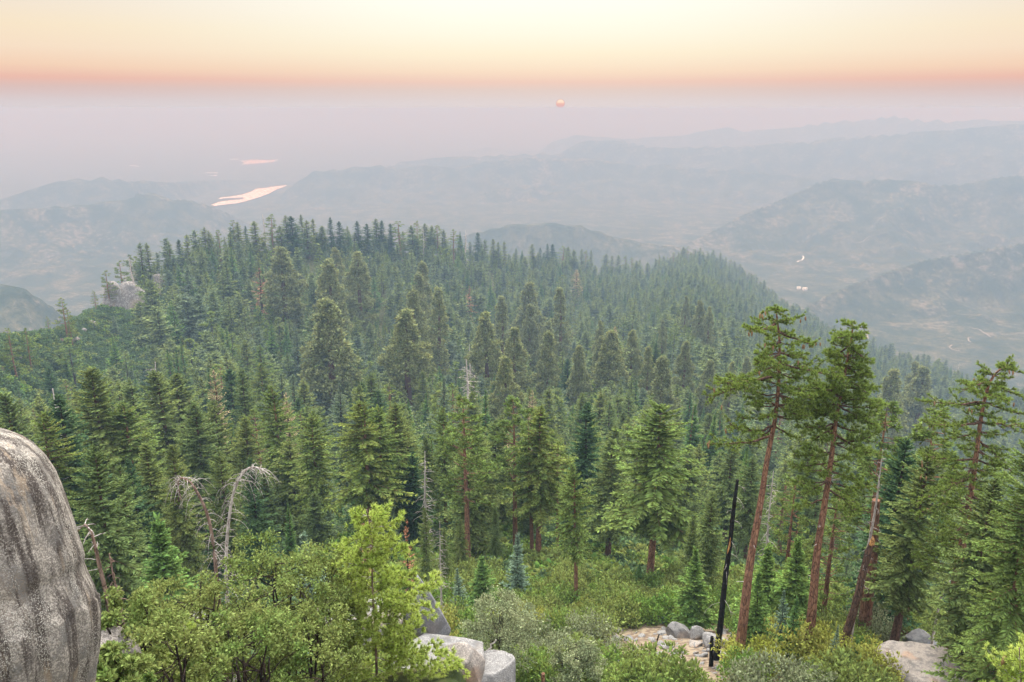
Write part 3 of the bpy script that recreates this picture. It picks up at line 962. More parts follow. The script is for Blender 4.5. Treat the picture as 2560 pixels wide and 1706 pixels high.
def rock_mesh(rng, sx, sy, sz, mat, sub=4, rough=.16, flat=.0, seed=0, name='rock'):
    bm = bmesh.new(); bmesh.ops.create_icosphere(bm, subdivisions=sub, radius=1)
    V = np.array([v.co[:] for v in bm.verts])
    n1 = fbm(V[:, 0] * 1.1 + seed, V[:, 1] * 1.1 + V[:, 2] * .9, seed, 3) - .5
    n2 = fbm(V[:, 0] * 3.2 + V[:, 2] * 2 + seed, V[:, 1] * 3.2 - V[:, 2] * 1.7, seed + 5, 5) - .5
    k = 1 + n1 * rough * 3.2 + n2 * rough * 1.1
    V = V * k[:, None]
    V = np.sign(V) * np.abs(V) ** .86
    rr = np.random.default_rng(seed + 3)
    for _ in range(11):                                      # joint faces split off by frost
        nn = norm(rr.normal(size=3) * (1, 1, .8)); d = rr.uniform(.55, .86)
        ex = np.maximum(V @ nn - d, 0)
        V = V - nn[None] * (ex * .9)[:, None]
    mx = np.abs(V).max(0); V = V / mx
    V = V * (1 + n2 * rough * .5)[:, None]
    if flat:
        V[:, 2] = np.minimum(V[:, 2], flat + n2 * .15)
    V *= (sx, sy, sz)
    for v, c in zip(bm.verts, V): v.co = c
    me = bpy.data.meshes.new(name); bm.to_mesh(me); bm.free()
    for p in me.polygons: p.use_smooth = True
    me.materials.append(mat)
    return me


# ------------------------------------------------------------------ tree kinds: shared meshes
r_ = np.random.default_rng(11)
KINDS = {}     # kind -> list of (trunk mesh, crown mesh, nominal height)


def add_kind(kind, name, crown_g, trunk_g, H, mats, woody=None):
    if woody is not None:
        trunk_g.merge(woody)
    KINDS.setdefault(kind, []).append((trunk_g.mesh('trunk', [mats[1]]), crown_g.mesh('crown', [mats[0]]), H, name))


def mk_fir(kind, n, H, R, zbf, mats, det, r0=.38, name='fir_tree', wood=.5, power=.5, **kw):
    for i in range(n):
        hh = H * r_.uniform(.95, 1.05)
        sp, nb, m = det
        c, info = conifer_crown(r_, hh, R * r_.uniform(.85, 1.15) * .92, hh * zbf * r_.uniform(.7, 1.2), sp, nb, m, power=power, **kw)
        t = trunk_geo(hh, r0 * r_.uniform(.85, 1.15), r_)
        if wood: bough_wood(t, r_, info, r0 * .28, wood)
        add_kind(kind, name, c, t, hh, mats)


NEAR = (.52, 5, 19); MID = (.85, 5, 7)
mk_fir('fir_near', 4, 30, 5.2, .24, (M_fir, M_barkbrown), NEAR, lw=.20, wid=.36)
mk_fir('fir_pale_near', 3, 30, 5.4, .36, (M_pine, M_barkred), NEAR, droop=.5, gap=.12, lobes=.2, lw=.20, wid=.36)
mk_fir('fir_mid', 4, 28, 4.9, .10, (M_fir, M_barkbrown), MID, wid=.5, wood=.2)
mk_fir('fir_dark', 3, 28, 5.0, .06, (M_firdark, M_barkdark), (.6, 5, 14), wid=.4, lw=.24, wood=.1)
mk_fir('fir_blue', 3, 26, 5.4, .08, (M_firblue, M_barkdark), (.8, 6, 14), lw=.22, droop=.15, asc_bot=-.1, power=.85, gap=.03, wood=.4)
mk_fir('cedar', 3, 27, 3.8, .05, (M_cedar, M_barkred), (.6, 6, 6), power=.8, asc_bot=.25, droop=.1, wid=.6, lw=.4, wood=0, name='cedar_tree', gap=.02)
mk_fir('young', 3, 9, 2.4, .04, (M_firyoung, M_barkdark), (.36, 6, 10), r0=.13, power=.85, gap=.02, asc_bot=.05, droop=.15, name='young_fir')
mk_fir('silver', 2, 10, 2.5, .05, (M_firsilver, M_barkdark), (.42, 5, 9), r0=.13, power=.85, asc_bot=.15, droop=.1, gap=.04, name='young_fir')
mk_fir('fir_close', 2, 30, 5.4, .08, (M_pine, M_barkred), (.42, 6, 26), droop=.45, lw=.15, wid=.28, name='fir_tree', gap=.1, lobes=.2)
mk_fir('rust', 2, 22, 3.0, .15, (M_rust, M_barkdark), (1.1, 4, 5), gap=.25, wood=.8, name='dead_fir')
mk_fir('pale', 2, 24, 3.2, .10, (M_pale, M_barkbrown), (1.0, 5, 6), gap=.15, wood=.8, name='dying_fir')
for i in range(3):
    hh = 62 * r_.uniform(.95, 1.05)
    c, cc = sequoia_crown(r_, hh, 7.6 * r_.uniform(.9, 1.1), hh * .14, 300, 62, pr=.24, size=.75, dome=.85)
    t = trunk_geo(hh, 1.9, r_, 10, lump=.05)
    add_kind('sequoia', 'giant_sequoia', c, t, hh, (M_sequoia, M_barkseq))
for i in range(2):
    hh = 60 * r_.uniform(.95, 1.05)
    c, cc = sequoia_crown(r_, hh, 6.3 * r_.uniform(.9, 1.1), hh * .15, 260, 60, pr=.26, dome=.95, size=.75)
    t = trunk_geo(hh, 1.6, r_, 10, lump=.05)
    add_kind('sequoia_slim', 'giant_sequoia', c, t, hh, (M_sequoia, M_barkseq))
for i in range(3):
    hh = 26 * r_.uniform(.95, 1.05)
    g, w = pine_crown(r_, hh, 4.2, hh * .30)
    add_kind('pine', 'pine_tree', g, trunk_geo(hh, .42, r_), hh, (M_pine, M_barkred), w)
for i in range(2):
    hh = 32
    g, w = pine_crown(r_, hh, 4.0, hh * .42, 16, 4, 34, .55, nl=.55)
    add_kind('pine_tall', 'pine_tree', g, trunk_geo(hh, .36, r_, 9), hh, (M_pine, M_barkred), w)
for i in range(3):
    hh = 22
    tg, bg = snag_geo(r_, [(0, 0, -1), (.1, 0, 7), (-.1, .15, 14), (0, 0, hh)], .28, .04, 70, .8, 2.6, .15, .35, 6, .03)
    KINDS.setdefault('snag', []).append((tg.mesh('trunk', [M_dead]), bg.mesh('branches', [M_dead]), hh, 'dead_tree'))


def place_tree(kind, x, y, Ht, label, cat='tree', group=None, var=None, rz=None, fat=1.0, sink=.0, z=None):
    tm, cm, hh, name = KINDS[kind][(var if var is not None else random.randrange(99)) % len(KINDS[kind])]
    s = Ht / hh
    z = float(H(x, y)) if z is None else z
    root = obj(name, None, None, (x, y, z - sink), random.uniform(0, 2 * pi) if rz is None else rz, (s * fat, s * fat, s))
    root.empty_display_size = .1
    tag(root, label, cat, group)
    a = obj('trunk', tm, root); b = obj('crown' if 'crown' in cm.name else 'branches', cm, root)
    b['kind'] = 'stuff'
    root.rotation_euler = (random.gauss(0, .018), random.gauss(0, .018), root.rotation_euler[2])
    return root


PLACED = []      # (x, y, radius)


def hand(kind, u, v, r, label, fat=1.0, var=None, group=None, cat='tree', tall=None):
    """a tree whose top is seen at (u, v) and which stands at distance r"""
    p = at_r(u, v, r)
    Ht = p[2] - float(H(p[0], p[1]))
    if tall: Ht = max(Ht, tall)
    lim = {'sequoia': 80, 'sequoia_slim': 75}.get(kind, 44)
    if Ht < 3 or Ht > lim:
        print('HAND', kind, u, v, r, round(Ht, 1))
        Ht = min(max(Ht, 3), lim)
    PLACED.append((p[0], p[1], 3.5 + (6 if 'seq' in kind else 0), r, Ht))
    k = 1.12 if 'seq' in kind else 1.9 if r > 600 else 1.55 if r > 300 else 1.35 if r > 100 else 1.1
    return place_tree(kind, p[0], p[1], Ht, label, cat, group, var, fat=fat * k)


# --- giant sequoias standing above the forest, one by one
SEQ = [(700, 622, 600, 1.25, 'sequoia', 'broad round-topped giant sequoia, tallest at the hollow head, orange dead fir beside its crown'),
       (842, 622, 700, .9, 'sequoia', 'giant sequoia with rounded top half hidden behind two larger sequoias under the ridge'),
       (892, 636, 620, 1.1, 'sequoia', 'broad shaggy giant sequoia with rounded top just below the ridge firs'),
       (823, 653, 560, 1.0, 'sequoia', 'giant sequoia with narrow dome standing between two broader sequoias'),
       (815, 753, 400, 1.15, 'sequoia', 'largest giant sequoia in mid forest, stepped crown with a knobbly narrow top'),
       (1012, 779, 400, 1.15, 'sequoia', 'giant sequoia whose red lower trunk shows under a broad shaggy crown'),
       (1031, 726, 470, .85, 'sequoia_slim', 'slimmer giant sequoia directly behind the one with the bare red trunk'),
       (1043, 668, 600, .8, 'sequoia_slim', 'narrow brown-green giant sequoia, front one of a close pair below the ridge'),
       (1056, 653, 640, .8, 'sequoia_slim', 'narrow giant sequoia, rear one of a close pair below the ridge'),
       (1089, 697, 520, .95, 'sequoia_slim', 'tall slender giant sequoia with even bullet-shaped crown in mid forest'),
       (1219, 785, 450, .9, 'sequoia', 'giant sequoia with domed crown just in front of the small grey snag'),
       (1255, 716, 560, .9, 'sequoia_slim', 'giant sequoia with a rusty tip beside it, middle of the upper grove'),
       (1320, 684, 640, 1.0, 'sequoia', 'wide-shouldered giant sequoia, highest of the upper middle grove'),
       (1324, 766, 540, .75, 'sequoia_slim', 'small slim giant sequoia in front of the wide-shouldered one'),
       (1290, 825, 420, .95, 'sequoia', 'dark giant sequoia with pointed dome right of the fluffy middle one'),
       (1370, 806, 520, .75, 'sequoia', 'low rounded giant sequoia crown peeping over the pointed dome sequoia'),
       (1370, 837, 420, .85, 'sequoia_slim', 'tall tapering giant sequoia with yellowish top edge in mid grove'),
       (1405, 716, 600, .9, 'sequoia_slim', 'dark columnar giant sequoia standing alone among small far firs'),
       (1267, 896, 330, .95, 'sequoia', 'nearest fluffy giant sequoia, broad at the base, behind the tall front pines'),
       (1451, 866, 400, .8, 'sequoia', 'short round-topped giant sequoia just left of the big domed pair'),
       (1531, 829, 420, 1.1, 'sequoia', 'big domed giant sequoia with dark trunk line, front of the right-hand grove'),
       (1497, 842, 460, .8, 'sequoia', 'giant sequoia leaning its lower dome against the big domed one'),
       (1500, 806, 560, .75, 'sequoia', 'greyish giant sequoia top rising behind the big domed pair'),
       (1581, 827, 470, .85, 'sequoia', 'round-topped giant sequoia close behind the big domed one, to its right'),
       (1623, 873, 420, .8, 'sequoia_slim', 'brownish giant sequoia with flat side, between the domed group and the cone-shaped one'),
       (1659, 806, 600, .7, 'sequoia_slim', 'slim pale giant sequoia standing behind the cone-shaped one'),
       (1661, 900, 340, .95, 'sequoia_slim', 'cone-shaped giant sequoia, sharply tapered, above the large red-trunked front fir'),
       (1714, 860, 430, .95, 'sequoia_slim', 'giant sequoia with a bluish fir tip showing at its peak'),
       (1752, 753, 650, .8, 'sequoia', 'dark narrow giant sequoia, taller of two below the wooded knoll'),
       (1774, 772, 640, .75, 'sequoia', 'dark giant sequoia beside the taller narrow one below the wooded knoll'),
       (1716, 745, 720, .8, 'sequoia', 'hazy giant sequoia left of the dark pair below the wooded knoll'),
       (1775, 906, 400, .85, 'sequoia', 'giant sequoia seen just left of the near cone-laden pine trunk'),
       (1828, 908, 430, .7, 'sequoia', 'round giant sequoia top seen just before the cone-laden pine branches'),
       (1869, 894, 460, .7, 'sequoia', 'round giant sequoia top half covered by the cone-laden pine'),
       (2062, 795, 700, .8, 'pine', 'lone ragged tall pine breaking the far slope between the two red-trunked pines'),
       (2232, 926, 520, .9, 'sequoia', 'dark round sequoia-like crown behind the leaning broken spire'),
       (2318, 895, 640, 1.0, 'sequoia', 'hazy pointed giant sequoia on the far right slope'),
       (2290, 912, 700, .9, 'sequoia', 'hazy rounded giant sequoia left of the pointed one on the far right slope')]
for u, v, r, fat, kind, lab in SEQ:
    hand(kind, u, v, r, lab, fat, group='giant sequoias above the forest' if 'seq' in kind else None)

# --- distinct conifers of the middle and near forest: kind, u, v(top), distance, width factor, label
MIDT = [
    ('pine', 264, 678, 650, .8, 'dark pine growing against the left side of the big granite dome'),
    ('pine', 234, 728, 640, .7, 'small lone pine standing on the skyline below the granite dome'),
    ('pine', 153, 748, 540, .9, 'double-trunked dark pine on the brushy skyline spur'),
    ('pine', 168, 770, 545, .6, 'thin pine leaning against the double-trunked spur pine'),
    ('pine', 117, 791, 540, .7, 'low bushy pine left of the double-trunked spur pine'),
    ('pine', 19, 821, 430, .8, 'dark pine at the photo edge on the left skyline'),
    ('pine', 60, 823, 450, .7, 'small round pine on the left skyline next to the edge pine'),
    ('pine', 297, 653, 670, .8, 'ragged dark pine standing just behind the granite dome'),
    ('fir_mid', 346, 609, 700, .9, 'tall slim fir, left of a twin pair above the granite dome'),
    ('fir_mid', 367, 609, 705, .9, 'tall slim fir, right of a twin pair above the granite dome'),
    ('snag', 325, 640, 690, 1.2, 'thin half-dead tree left of the twin firs above the granite dome'),
    ('snag', 394, 682, 690, 1.6, 'grey dead tree in front of the pale rock face on the ridge'),
    ('fir_mid', 543, 749, 400, 1.1, 'tall full grey-green fir above the pale tan-topped fir'),
    ('fir_blue', 731, 753, 470, 1.2, 'pale bluish fir standing before the broad round sequoia'),
    ('fir_pale_near', 648, 797, 420, 1.0, 'fir with a dead rusty tip and pale branches below the broad sequoia'),
    ('fir_mid', 600, 784, 440, 1.0, 'round-shouldered fir left of the fir with the rusty tip'),
    ('cedar', 414, 783, 430, .8, 'left spire of a pair of narrow light green cedars'),
    ('cedar', 427, 789, 430, .8, 'right spire of a pair of narrow light green cedars'),
    ('cedar', 440, 791, 450, .7, 'slender cedar spire just right of the light green pair'),
    ('fir_mid', 291, 821, 330, 1.2, 'olive fir with a leaning tip beside the brushy slope'),
    ('snag', 372, 806, 400, 1.4, 'grey bare-branched dead tree among firs below the brush'),
    ('fir_mid', 406, 841, 270, 1.0, 'yellow-tinged fir directly behind the broad tan-topped fir'),
    ('fir_near', 440, 898, 215, 1.35, 'broad layered fir with tan cone-laden top'),
    ('fir_near', 400, 930, 190, 1.2, 'layered fir with long level boughs in front of the tan-topped fir'),
    ('cedar', 513, 883, 330, .8, 'narrow light green cedar left of the dark blue fir'),
    ('cedar', 528, 867, 340, .8, 'taller narrow cedar left of the dark blue fir'),
    ('fir_dark', 568, 913, 270, 1.1, 'dense dark blue-green fir behind the small tan dying fir'),
    ('pale', 532, 921, 255, .8, 'small tan dying fir in front of the dark blue-green fir'),
    ('fir_near', 605, 929, 230, .9, 'grey-green fir with curved pale top boughs'),
    ('fir_pale_near', 640, 840, 330, .9, 'tall dense fir with a bare dark lower trunk in shadow'),
    ('fir_pale_near', 689, 971, 165, 1.0, 'tall yellow-green fir with visible dark trunk, beside the slim tan spire'),
    ('fir_pale_near', 777, 1035, 140, 1.0, 'yellow-green fir with an orange dead sprig halfway up'),
    ('fir_blue', 696, 935, 280, 1.0, 'bluish fir behind the tall yellow-green fir'),
    ('fir_blue', 727, 940, 290, 1.0, 'second bluish fir, between the tall yellow-green fir and the stepped sequoia'),
    ('pale', 717, 985, 200, .7, 'slim tan spire of a dying fir beside the tall yellow-green fir'),
    ('fir_blue', 842, 963, 250, 1.2, 'pale blue-green fir with wide level boughs before the largest sequoia'),
    ('fir_blue', 945, 935, 300, 1.0, 'pale bluish fir left of the red-trunked sequoia'),
    ('fir_blue', 915, 962, 290, .8, 'small bluish fir between the largest sequoia and a taller bluish fir'),
    ('fir_blue', 1110, 944, 250, 1.2, 'symmetrical pale blue-green fir right of the red-trunked sequoia'),
    ('fir_near', 598, 1050, 150, 1.0, 'yellow-green fir above the bent grey snag tip'),
    ('fir_near', 545, 1130, 115, .8, 'spiky sparse fir behind the bent dead trunk'),
    ('fir_dark', 625, 1150, 110, .95, 'dense dark green fir right behind the bent snag tip'),
    ('fir_near', 230, 925, 150, 1.2, 'big yellow-green fir with a long bare leaning trunk above the rock'),
    ('fir_dark', 205, 905, 190, .9, 'dark rounded green fir behind the big yellow-green one'),
    ('fir_dark', 145, 994, 135, 1.25, 'dense dark green fir nearest above the lichened rock'),
    ('fir_pale_near', 300, 1010, 150, 1.3, 'drooping olive fir with long sweeping boughs right of the leaning trunk'),
    ('fir_mid', 73, 841, 270, 1.1, 'tall dark olive fir at left with flat dense top'),
    ('fir_mid', 115, 845, 275, 1.0, 'tall olive fir right of the flat-topped one at left'),
    ('fir_mid', 161, 845, 280, 1.0, 'slim olive fir with pale dead twigs on its trunk line'),
    ('fir_mid', 23, 864, 260, 1.1, 'olive fir near the left edge below the skyline pines'),
    ('fir_near', 42, 982, 150, 1.0, 'green fir with pale branch tips near the left edge'),
    ('fir_near', 5, 1040, 120, 1.0, 'bright green fir cut by the left edge above the rock'),
    ('fir_pale_near', 88, 1040, 130, .9, 'light-tipped fir between the edge fir and the dense dark fir'),
    ('fir_mid', 279, 880, 240, 1.1, 'pale-tipped fir with curved boughs above the olive fir'),
    ('fir_mid', 320, 935, 220, 1.1, 'grey-green fir beside the tan-topped fir, to its left'),
    ('fir_near', 480, 1010, 155, 1.1, 'pale grey-green bushy fir right below the tan-topped fir'),
    ('fir_near', 540, 1000, 170, .9, 'light green fir in front of the dark blue-green fir'),
    ('fir_near', 430, 1120, 110, .9, 'thin-topped fir left of the bent dead trunk'),
    ('fir_near', 370, 1110, 120, 1.1, 'green fir standing left of the thin-topped one'),
    ('fir_dark', 330, 1150, 110, 1.0, 'dark fir in the gap behind the leaning trunk'),
    ('fir_pale_near', 910, 1009, 125, 1.25, 'tall yellow-green pine-like fir with ragged double top, dark trunk in front of the grove'),
    ('fir_pale_near', 940, 1018, 130, 1.1, 'right half of a ragged double-topped yellow-green tree'),
    ('fir_near', 984, 1011, 135, 1.05, 'green conical fir with a long charcoal-dark bare trunk'),
    ('fir_near', 1068, 1095, 140, .9, 'green fir behind the grey spiral-branched snag'),
    ('fir_pale_near', 1106, 1020, 150, .9, 'pale-tipped fir left of the tall fir with the red trunk'),
    ('pine_tall', 1164, 997, 112, 1.25, 'tall conifer with a straight bright red bare trunk, tip nearly white'),
    ('fir_near', 1200, 1060, 140, 1.0, 'dark leafy fir overlapping the straight red trunk on its right'),
    ('cedar', 1209, 982, 240, .9, 'narrow smooth green cedar spire right of the tall red-trunked tree'),
    ('pine_tall', 1288, 1001, 125, 1.1, 'tall flat-topped pine with bare silvery branches and red trunk'),
    ('pale', 1262, 1060, 170, 1.0, 'reddish-grey dying tree behind the flat-topped pine'),
    ('pine_tall', 1333, 1024, 120, .9, 'slender pine whose dark red trunk forks low, left of the bushy gold-topped one'),
    ('fir_pale_near', 1352, 1022, 118, 1.15, 'bushy gold-topped tree with long red-brown bare trunk'),
    ('pine_tall', 1398, 1110, 122, .9, 'pine with dark trunk just right of the bushy gold-topped tree'),
    ('fir_dark', 1473, 1010, 140, 1.05, 'dense dark green cedar with a dead silver spike top'),
    ('fir_pale_near', 1450, 1165, 84, 1.0, 'ragged light green fir standing forward of the tree line above the shrubs'),
    ('fir_blue', 1366, 955, 300, 1.1, 'pale blue-green fir behind the flat-topped pine'),
    ('pale', 1328, 980, 280, .7, 'thin pinkish dying fir behind the flat-topped pine'),
    ('fir_near', 1541, 1066, 170, 1.15, 'evenly layered green fir between the spike-topped tree and the big red-trunked fir'),
    ('fir_near', 1530, 1100, 120, 1.2, 'wide green fir reaching down to the shrubs below the layered fir'),
    ('fir_pale_near', 1648, 1013, 104, 1.35, 'big layered fir with thick leaning red-brown trunk, tallest by the shrub slope'),
    ('fir_near', 1720, 1129, 140, 1.25, 'pale green wide fir right of the big red-trunked fir'),
    ('fir_near', 1775, 1238, 90, 1.0, 'pointed light green fir beside the tall charred snag'),
    ('fir_near', 1735, 1290, 85, 1.0, 'green fir with low boughs left of the charred snag'),
    ('fir_near', 1830, 1110, 150, 1.1, 'grey-green fir seen between the charred snag and the first red pine'),
    ('fir_near', 1885, 1150, 130, 1.0, 'fir standing behind the first red pine trunk'),
    ('snag', 1943, 1180, 85, .9, 'brownish bare dead tree between the two red pines'),
    ('pine', 1990, 1200, 80, 1.0, 'bushy olive pine between the two red pine trunks'),
    ('pine', 2100, 1230, 72, 1.1, 'bushy olive pine right behind the second red pine trunk'),
    ('pine_tall', 2225, 1010, 88, 1.3, 'wide ragged pine top behind the leaning broken spire'),
    ('fir_dark', 2250, 1100, 78, 1.35, 'big dark shaded fir behind the broken leaning trunk'),
    ('pine_tall', 2350, 1030, 84, 1.4, 'pine with long level branches left of the bent-topped pine'),
    ('fir_near', 2310, 1120, 70, 1.2, 'drooping green fir between the dark fir and the bent-topped pine'),
    ('fir_near', 2480, 1200, 58, 1.2, 'green fir filling the gap right of the bent-topped pine'),
]
for kind, u, v, r, fat, lab in MIDT:
    hand(kind, u, v, r, lab, fat)

YOUNG = [('young', 1202, 1389, 84, 1.2, 'bright green young fir at the foot of the straight red trunk'),
         ('silver', 1146, 1424, 82, .9, 'silvery young fir left of the bright green one'),
         ('silver', 1294, 1336, 88, 1.1, 'tall silver-tipped young fir above the shrubs'),
         ('fir_near', 1060, 1272, 92, .8, 'dense green young fir left of the small grey snag'),
         ('young', 1018, 1422, 70, .9, 'small green fir right of the rusty dead sapling'),
         ('fir_near', 1110, 1320, 98, .8, 'pale green young fir right of the small grey snag'),
         ('fir_near', 1150, 1300, 105, .9, 'green young fir leaning on the tall red trunk'),
         ('fir_near', 1240, 1270, 112, .9, 'dense shaded fir left of the silver-tipped one'),
         ('young', 2003, 1348, 68, 1.1, 'bright green pointed young fir between the two red pines'),
         ('young', 1922, 1366, 70, 1.2, 'bright green young fir right beside the first red pine trunk'),
         ('young', 1909, 1440, 60, 1.0, 'low yellow-green young fir left of the second red pine'),
         ('young', 1985, 1500, 58, .9, 'young fir with spreading boughs hugging the second red pine'),
         ('silver', 1965, 1480, 62, .8, 'grey-green sapling between the two red pine trunks'),
         ('silver', 2095, 1565, 58, .8, 'small spiky fir between the second pine and the leaning trunk'),
         ('young', 2145, 1600, 55, 1.0, 'small green fir at the foot of the leaning broken trunk'),
         ('young', 1745, 1380, 75, 1.1, 'dark green young fir left of the charred snag base'),
         ('young', 1600, 1410, 98, 1.0, 'young fir tucked behind the shrubs by the big red-brown trunk'),
         ('young', 390, 1310, 70, 1.2, 'vivid green small cedar left of the bent dead trunk'),
         ('silver', 760, 1340, 70, 1.0, 'bluish young fir in the shade left of the bright foreground pine'),
         ('fir_near', 300, 1170, 90, .9, 'green fir behind the top of the lichened rock'),
         ('fir_near', 215, 1130, 80, 1.1, 'drooping fir hanging over the shoulder of the lichened rock'),
         ('rust', 912, 1300, 78, .8, 'orange-brown dead fir sapling left of the bright foreground pine'),
         ('rust', 1008, 1308, 70, .7, 'rusty bare dead sapling right of the bright foreground pine'),
         ('snag', 1095, 1303, 72, .9, 'small grey dead fir with fine drooping twigs'),
         ('snag', 1058, 1125, 120, 1.0, 'grey snag with curled spiral branches in the tree line'),
         ('snag', 1170, 800, 330, 1.4, 'pale grey dead tree in mid forest left of the fluffy sequoia'),
         ('snag', 1172, 850, 470, 1.0, 'short grey snag beside the domed sequoia'),
         ('snag', 134, 970, 140, .8, 'white dead spike rising between firs at left'),
         ('rust', 644, 662, 640, .9, 'orange dead fir beside the broad round sequoia'),
         ('pale', 1443, 648, 1100, 1.2, 'rusty brown fir just under the far middle ridge'),
         ('rust', 1171, 674, 760, .8, 'dark red dead fir in the upper forest'),
         ('pale', 1541, 790, 520, .8, 'pale pinkish dead spire behind the big domed sequoia')]
for kind, u, v, r, fat, lab in YOUNG:
    hand(kind, u, v, r, lab, fat)

# --- crest trees against the valley, each with its own top
CRT = [(421, 607), (444, 600), (463, 588), (507, 569), (522, 578), (545, 577), (582, 552), (595, 556), (612, 566), (637, 554), (675, 538), (700, 566), (714, 540), (729, 542),
       (754, 538), (766, 552), (781, 548), (803, 565), (825, 544), (850, 555), (868, 566), (892, 554), (915, 561), (940, 548), (952, 552), (975, 560), (999, 550), (1031, 548), (1043, 551), (1062, 560),
       (1077, 565), (1093, 557), (1110, 572), (1133, 569), (1150, 580), (1194, 582), (1212, 600), (1234, 594), (1246, 594), (1261, 601), (1290, 622), (1305, 626), (1332, 611), (1350, 620), (1370, 609), (1382, 612),
       (1405, 609), (1420, 613), (1435, 618), (1455, 620), (1466, 617), (1478, 625), (1516, 636), (1530, 640), (1545, 636), (1565, 640), (1580, 645), (1600, 648), (1620, 655), (1648, 638), (1660, 640),
       (1684, 632), (1697, 636), (1710, 617), (1721, 617), (1735, 624), (1750, 620), (1768, 628), (1785, 625), (1803, 630), (1815, 642), (1827, 650), (1838, 653), (1850, 660), (1862, 676), (1888, 686),
       (1905, 712), (1920, 718), (1938, 732), (1955, 745), (1970, 752), (1990, 770), (2010, 785), (2035, 800), (2085, 815), (2110, 828), (2135, 838), (2160, 850), (2185, 858), (2205, 866), (2223, 867),
       (2250, 878), (2275, 888), (2345, 905), (2370, 918), (2395, 925), (2420, 935), (2445, 945), (2470, 958), (2500, 968), (2530, 975), (2550, 985)]
words = ['dark fir on the forest skyline, seen against the hazy valley', 'dark pine on the forest skyline, seen against the hazy valley']
for i, (u, v) in enumerate(CRT):
    th = atan2(ray(u, v)[0], ray(u, v)[1])
    rc = float(np.interp(th, cr_th, cr_r)) * random.uniform(.965, 1.0)
    k = random.choice(['pine', 'fir_mid', 'fir_mid', 'fir_dark'] if u < 1150 else ['fir_mid', 'fir_dark', 'cedar'])
    if u > 1400: k = random.choice(['fir_mid', 'fir_mid', 'pine'])
    _p = at_r(u, v, rc); hand(k, u, v, rc, 'skyline ' + ('pine ' if k == 'pine' else 'cedar ' if k == 'cedar' else 'fir ') + whereabouts(_p[0], _p[1], _p[2]), random.uniform(.75, 1.35), group='pines along the forest skyline' if k == 'pine' else 'firs along the forest skyline')
hand('snag', 658, 536, 800, 'tall bare dead spire on the skyline between dark firs', 1.0)
hand('snag', 1056, 545, 930, 'thin needle-like dead spire on the middle skyline', .7)
hand('snag', 1162, 573, 1020, 'bare dead tree where the middle skyline drops', 1.2)
hand('snag', 2397, 910, 1280, 'thin dead pole on the right skyline slope', .6)

# ------------------------------------------------------------------ the forest in between
PX = np.array([p[0] for p in PLACED]); PY = np.array([p[1] for p in PLACED]); PR = np.array([p[2] for p in PLACED])


def forest_points():
    pts = []
    r = 122.0
    rng = np.random.default_rng(5)
    while r < 2050:
        sp = 12 if r < 300 else 11.5 if r < 500 else 13 if r < 1300 else 15
        n = int(2 * radians(39) * r / sp)
        th = (np.arange(n) + rng.uniform(-.45, .45, n)) / n * 2 * radians(39) - radians(39)
        rr = r + rng.uniform(-.5, .5, n) * sp
        pts.append(np.stack([th, rr], -1)); r += sp * .9
    p = np.concatenate(pts)
    th, rr = p[:, 0], p[:, 1]
    rc = np.interp(th, cr_th, cr_r)
    ok = rr < rc + 25
    th, rr, rc = th[ok], rr[ok], rc[ok]
    x, y = rr * np.sin(th), rr * np.cos(th)
    z = H(x, y)
    u, v = project(x, y, z)
    ok = (u > -120) & (u < 2700)
    # brushy spur at left, rocky clearing, sequoia feet keep clear
    brush = (rr > 330) & (u < 330 + (v - 760) * .3) & (u > -200) & (v > 740)
    brush &= ~((rng.uniform(size=len(x)) < .30) & (u > 120))
    brush &= ~(rr < 370 - 0 * u) | (v < 800)
    ok &= ~brush
    ok &= ~((u > 215) & (u < 400) & (v > 735) & (v < 830) & (rr > 560))
    ok &= rng.uniform(size=len(x)) > .08
    d = np.min((x[:, None] - PX[None]) ** 2 + (y[:, None] - PY[None]) ** 2 - PR[None] ** 2 * .8, axis=1)
    ok &= d > 0
    return x[ok], y[ok], z[ok], rr[ok], rc[ok], u[ok], v[ok], rng


fx, fy, fz, fr, frc, fu, fv, frng = forest_points()
pat = fbm(fx / 70, fy / 70, 77, 3)
fh = 14 + 22 * frng.uniform(0, 1, len(fx)) ** 1.2 + (pat - .5) * 18
crest = np.clip((frc - fr) / 90, 0, 1)
fh = fh * (.70 + .30 * crest)
fh = np.where(fr < 260, fh * (.66 + .34 * (fr - 122) / 138), fh)
# smaller trees in front of the great sequoias, so that the giants stand clear of them
for su_, sv_, sr_, sf_, sk_, _l in SEQ:
    pt = at_r(su_, sv_, sr_); gz = float(H(pt[0], pt[1])); _, vb = project(pt[0], pt[1], gz)
    vt = sv_ + .58 * (vb - sv_)
    half = 11 * sf_ / sr_ * FPX * .8
    m = (np.abs(fu - su_) < half) & (fr < sr_) & (fr > sr_ - 230)
    b = (853 - vt) / FPX; a_ = (fu[m] - 1280) / FPX
    slope = (-SP + b * CP) / np.hypot(a_, CP + b * SP)
    fh[m] = np.clip(np.minimum(fh[m], fr[m] * slope - fz[m]), 6, 40)
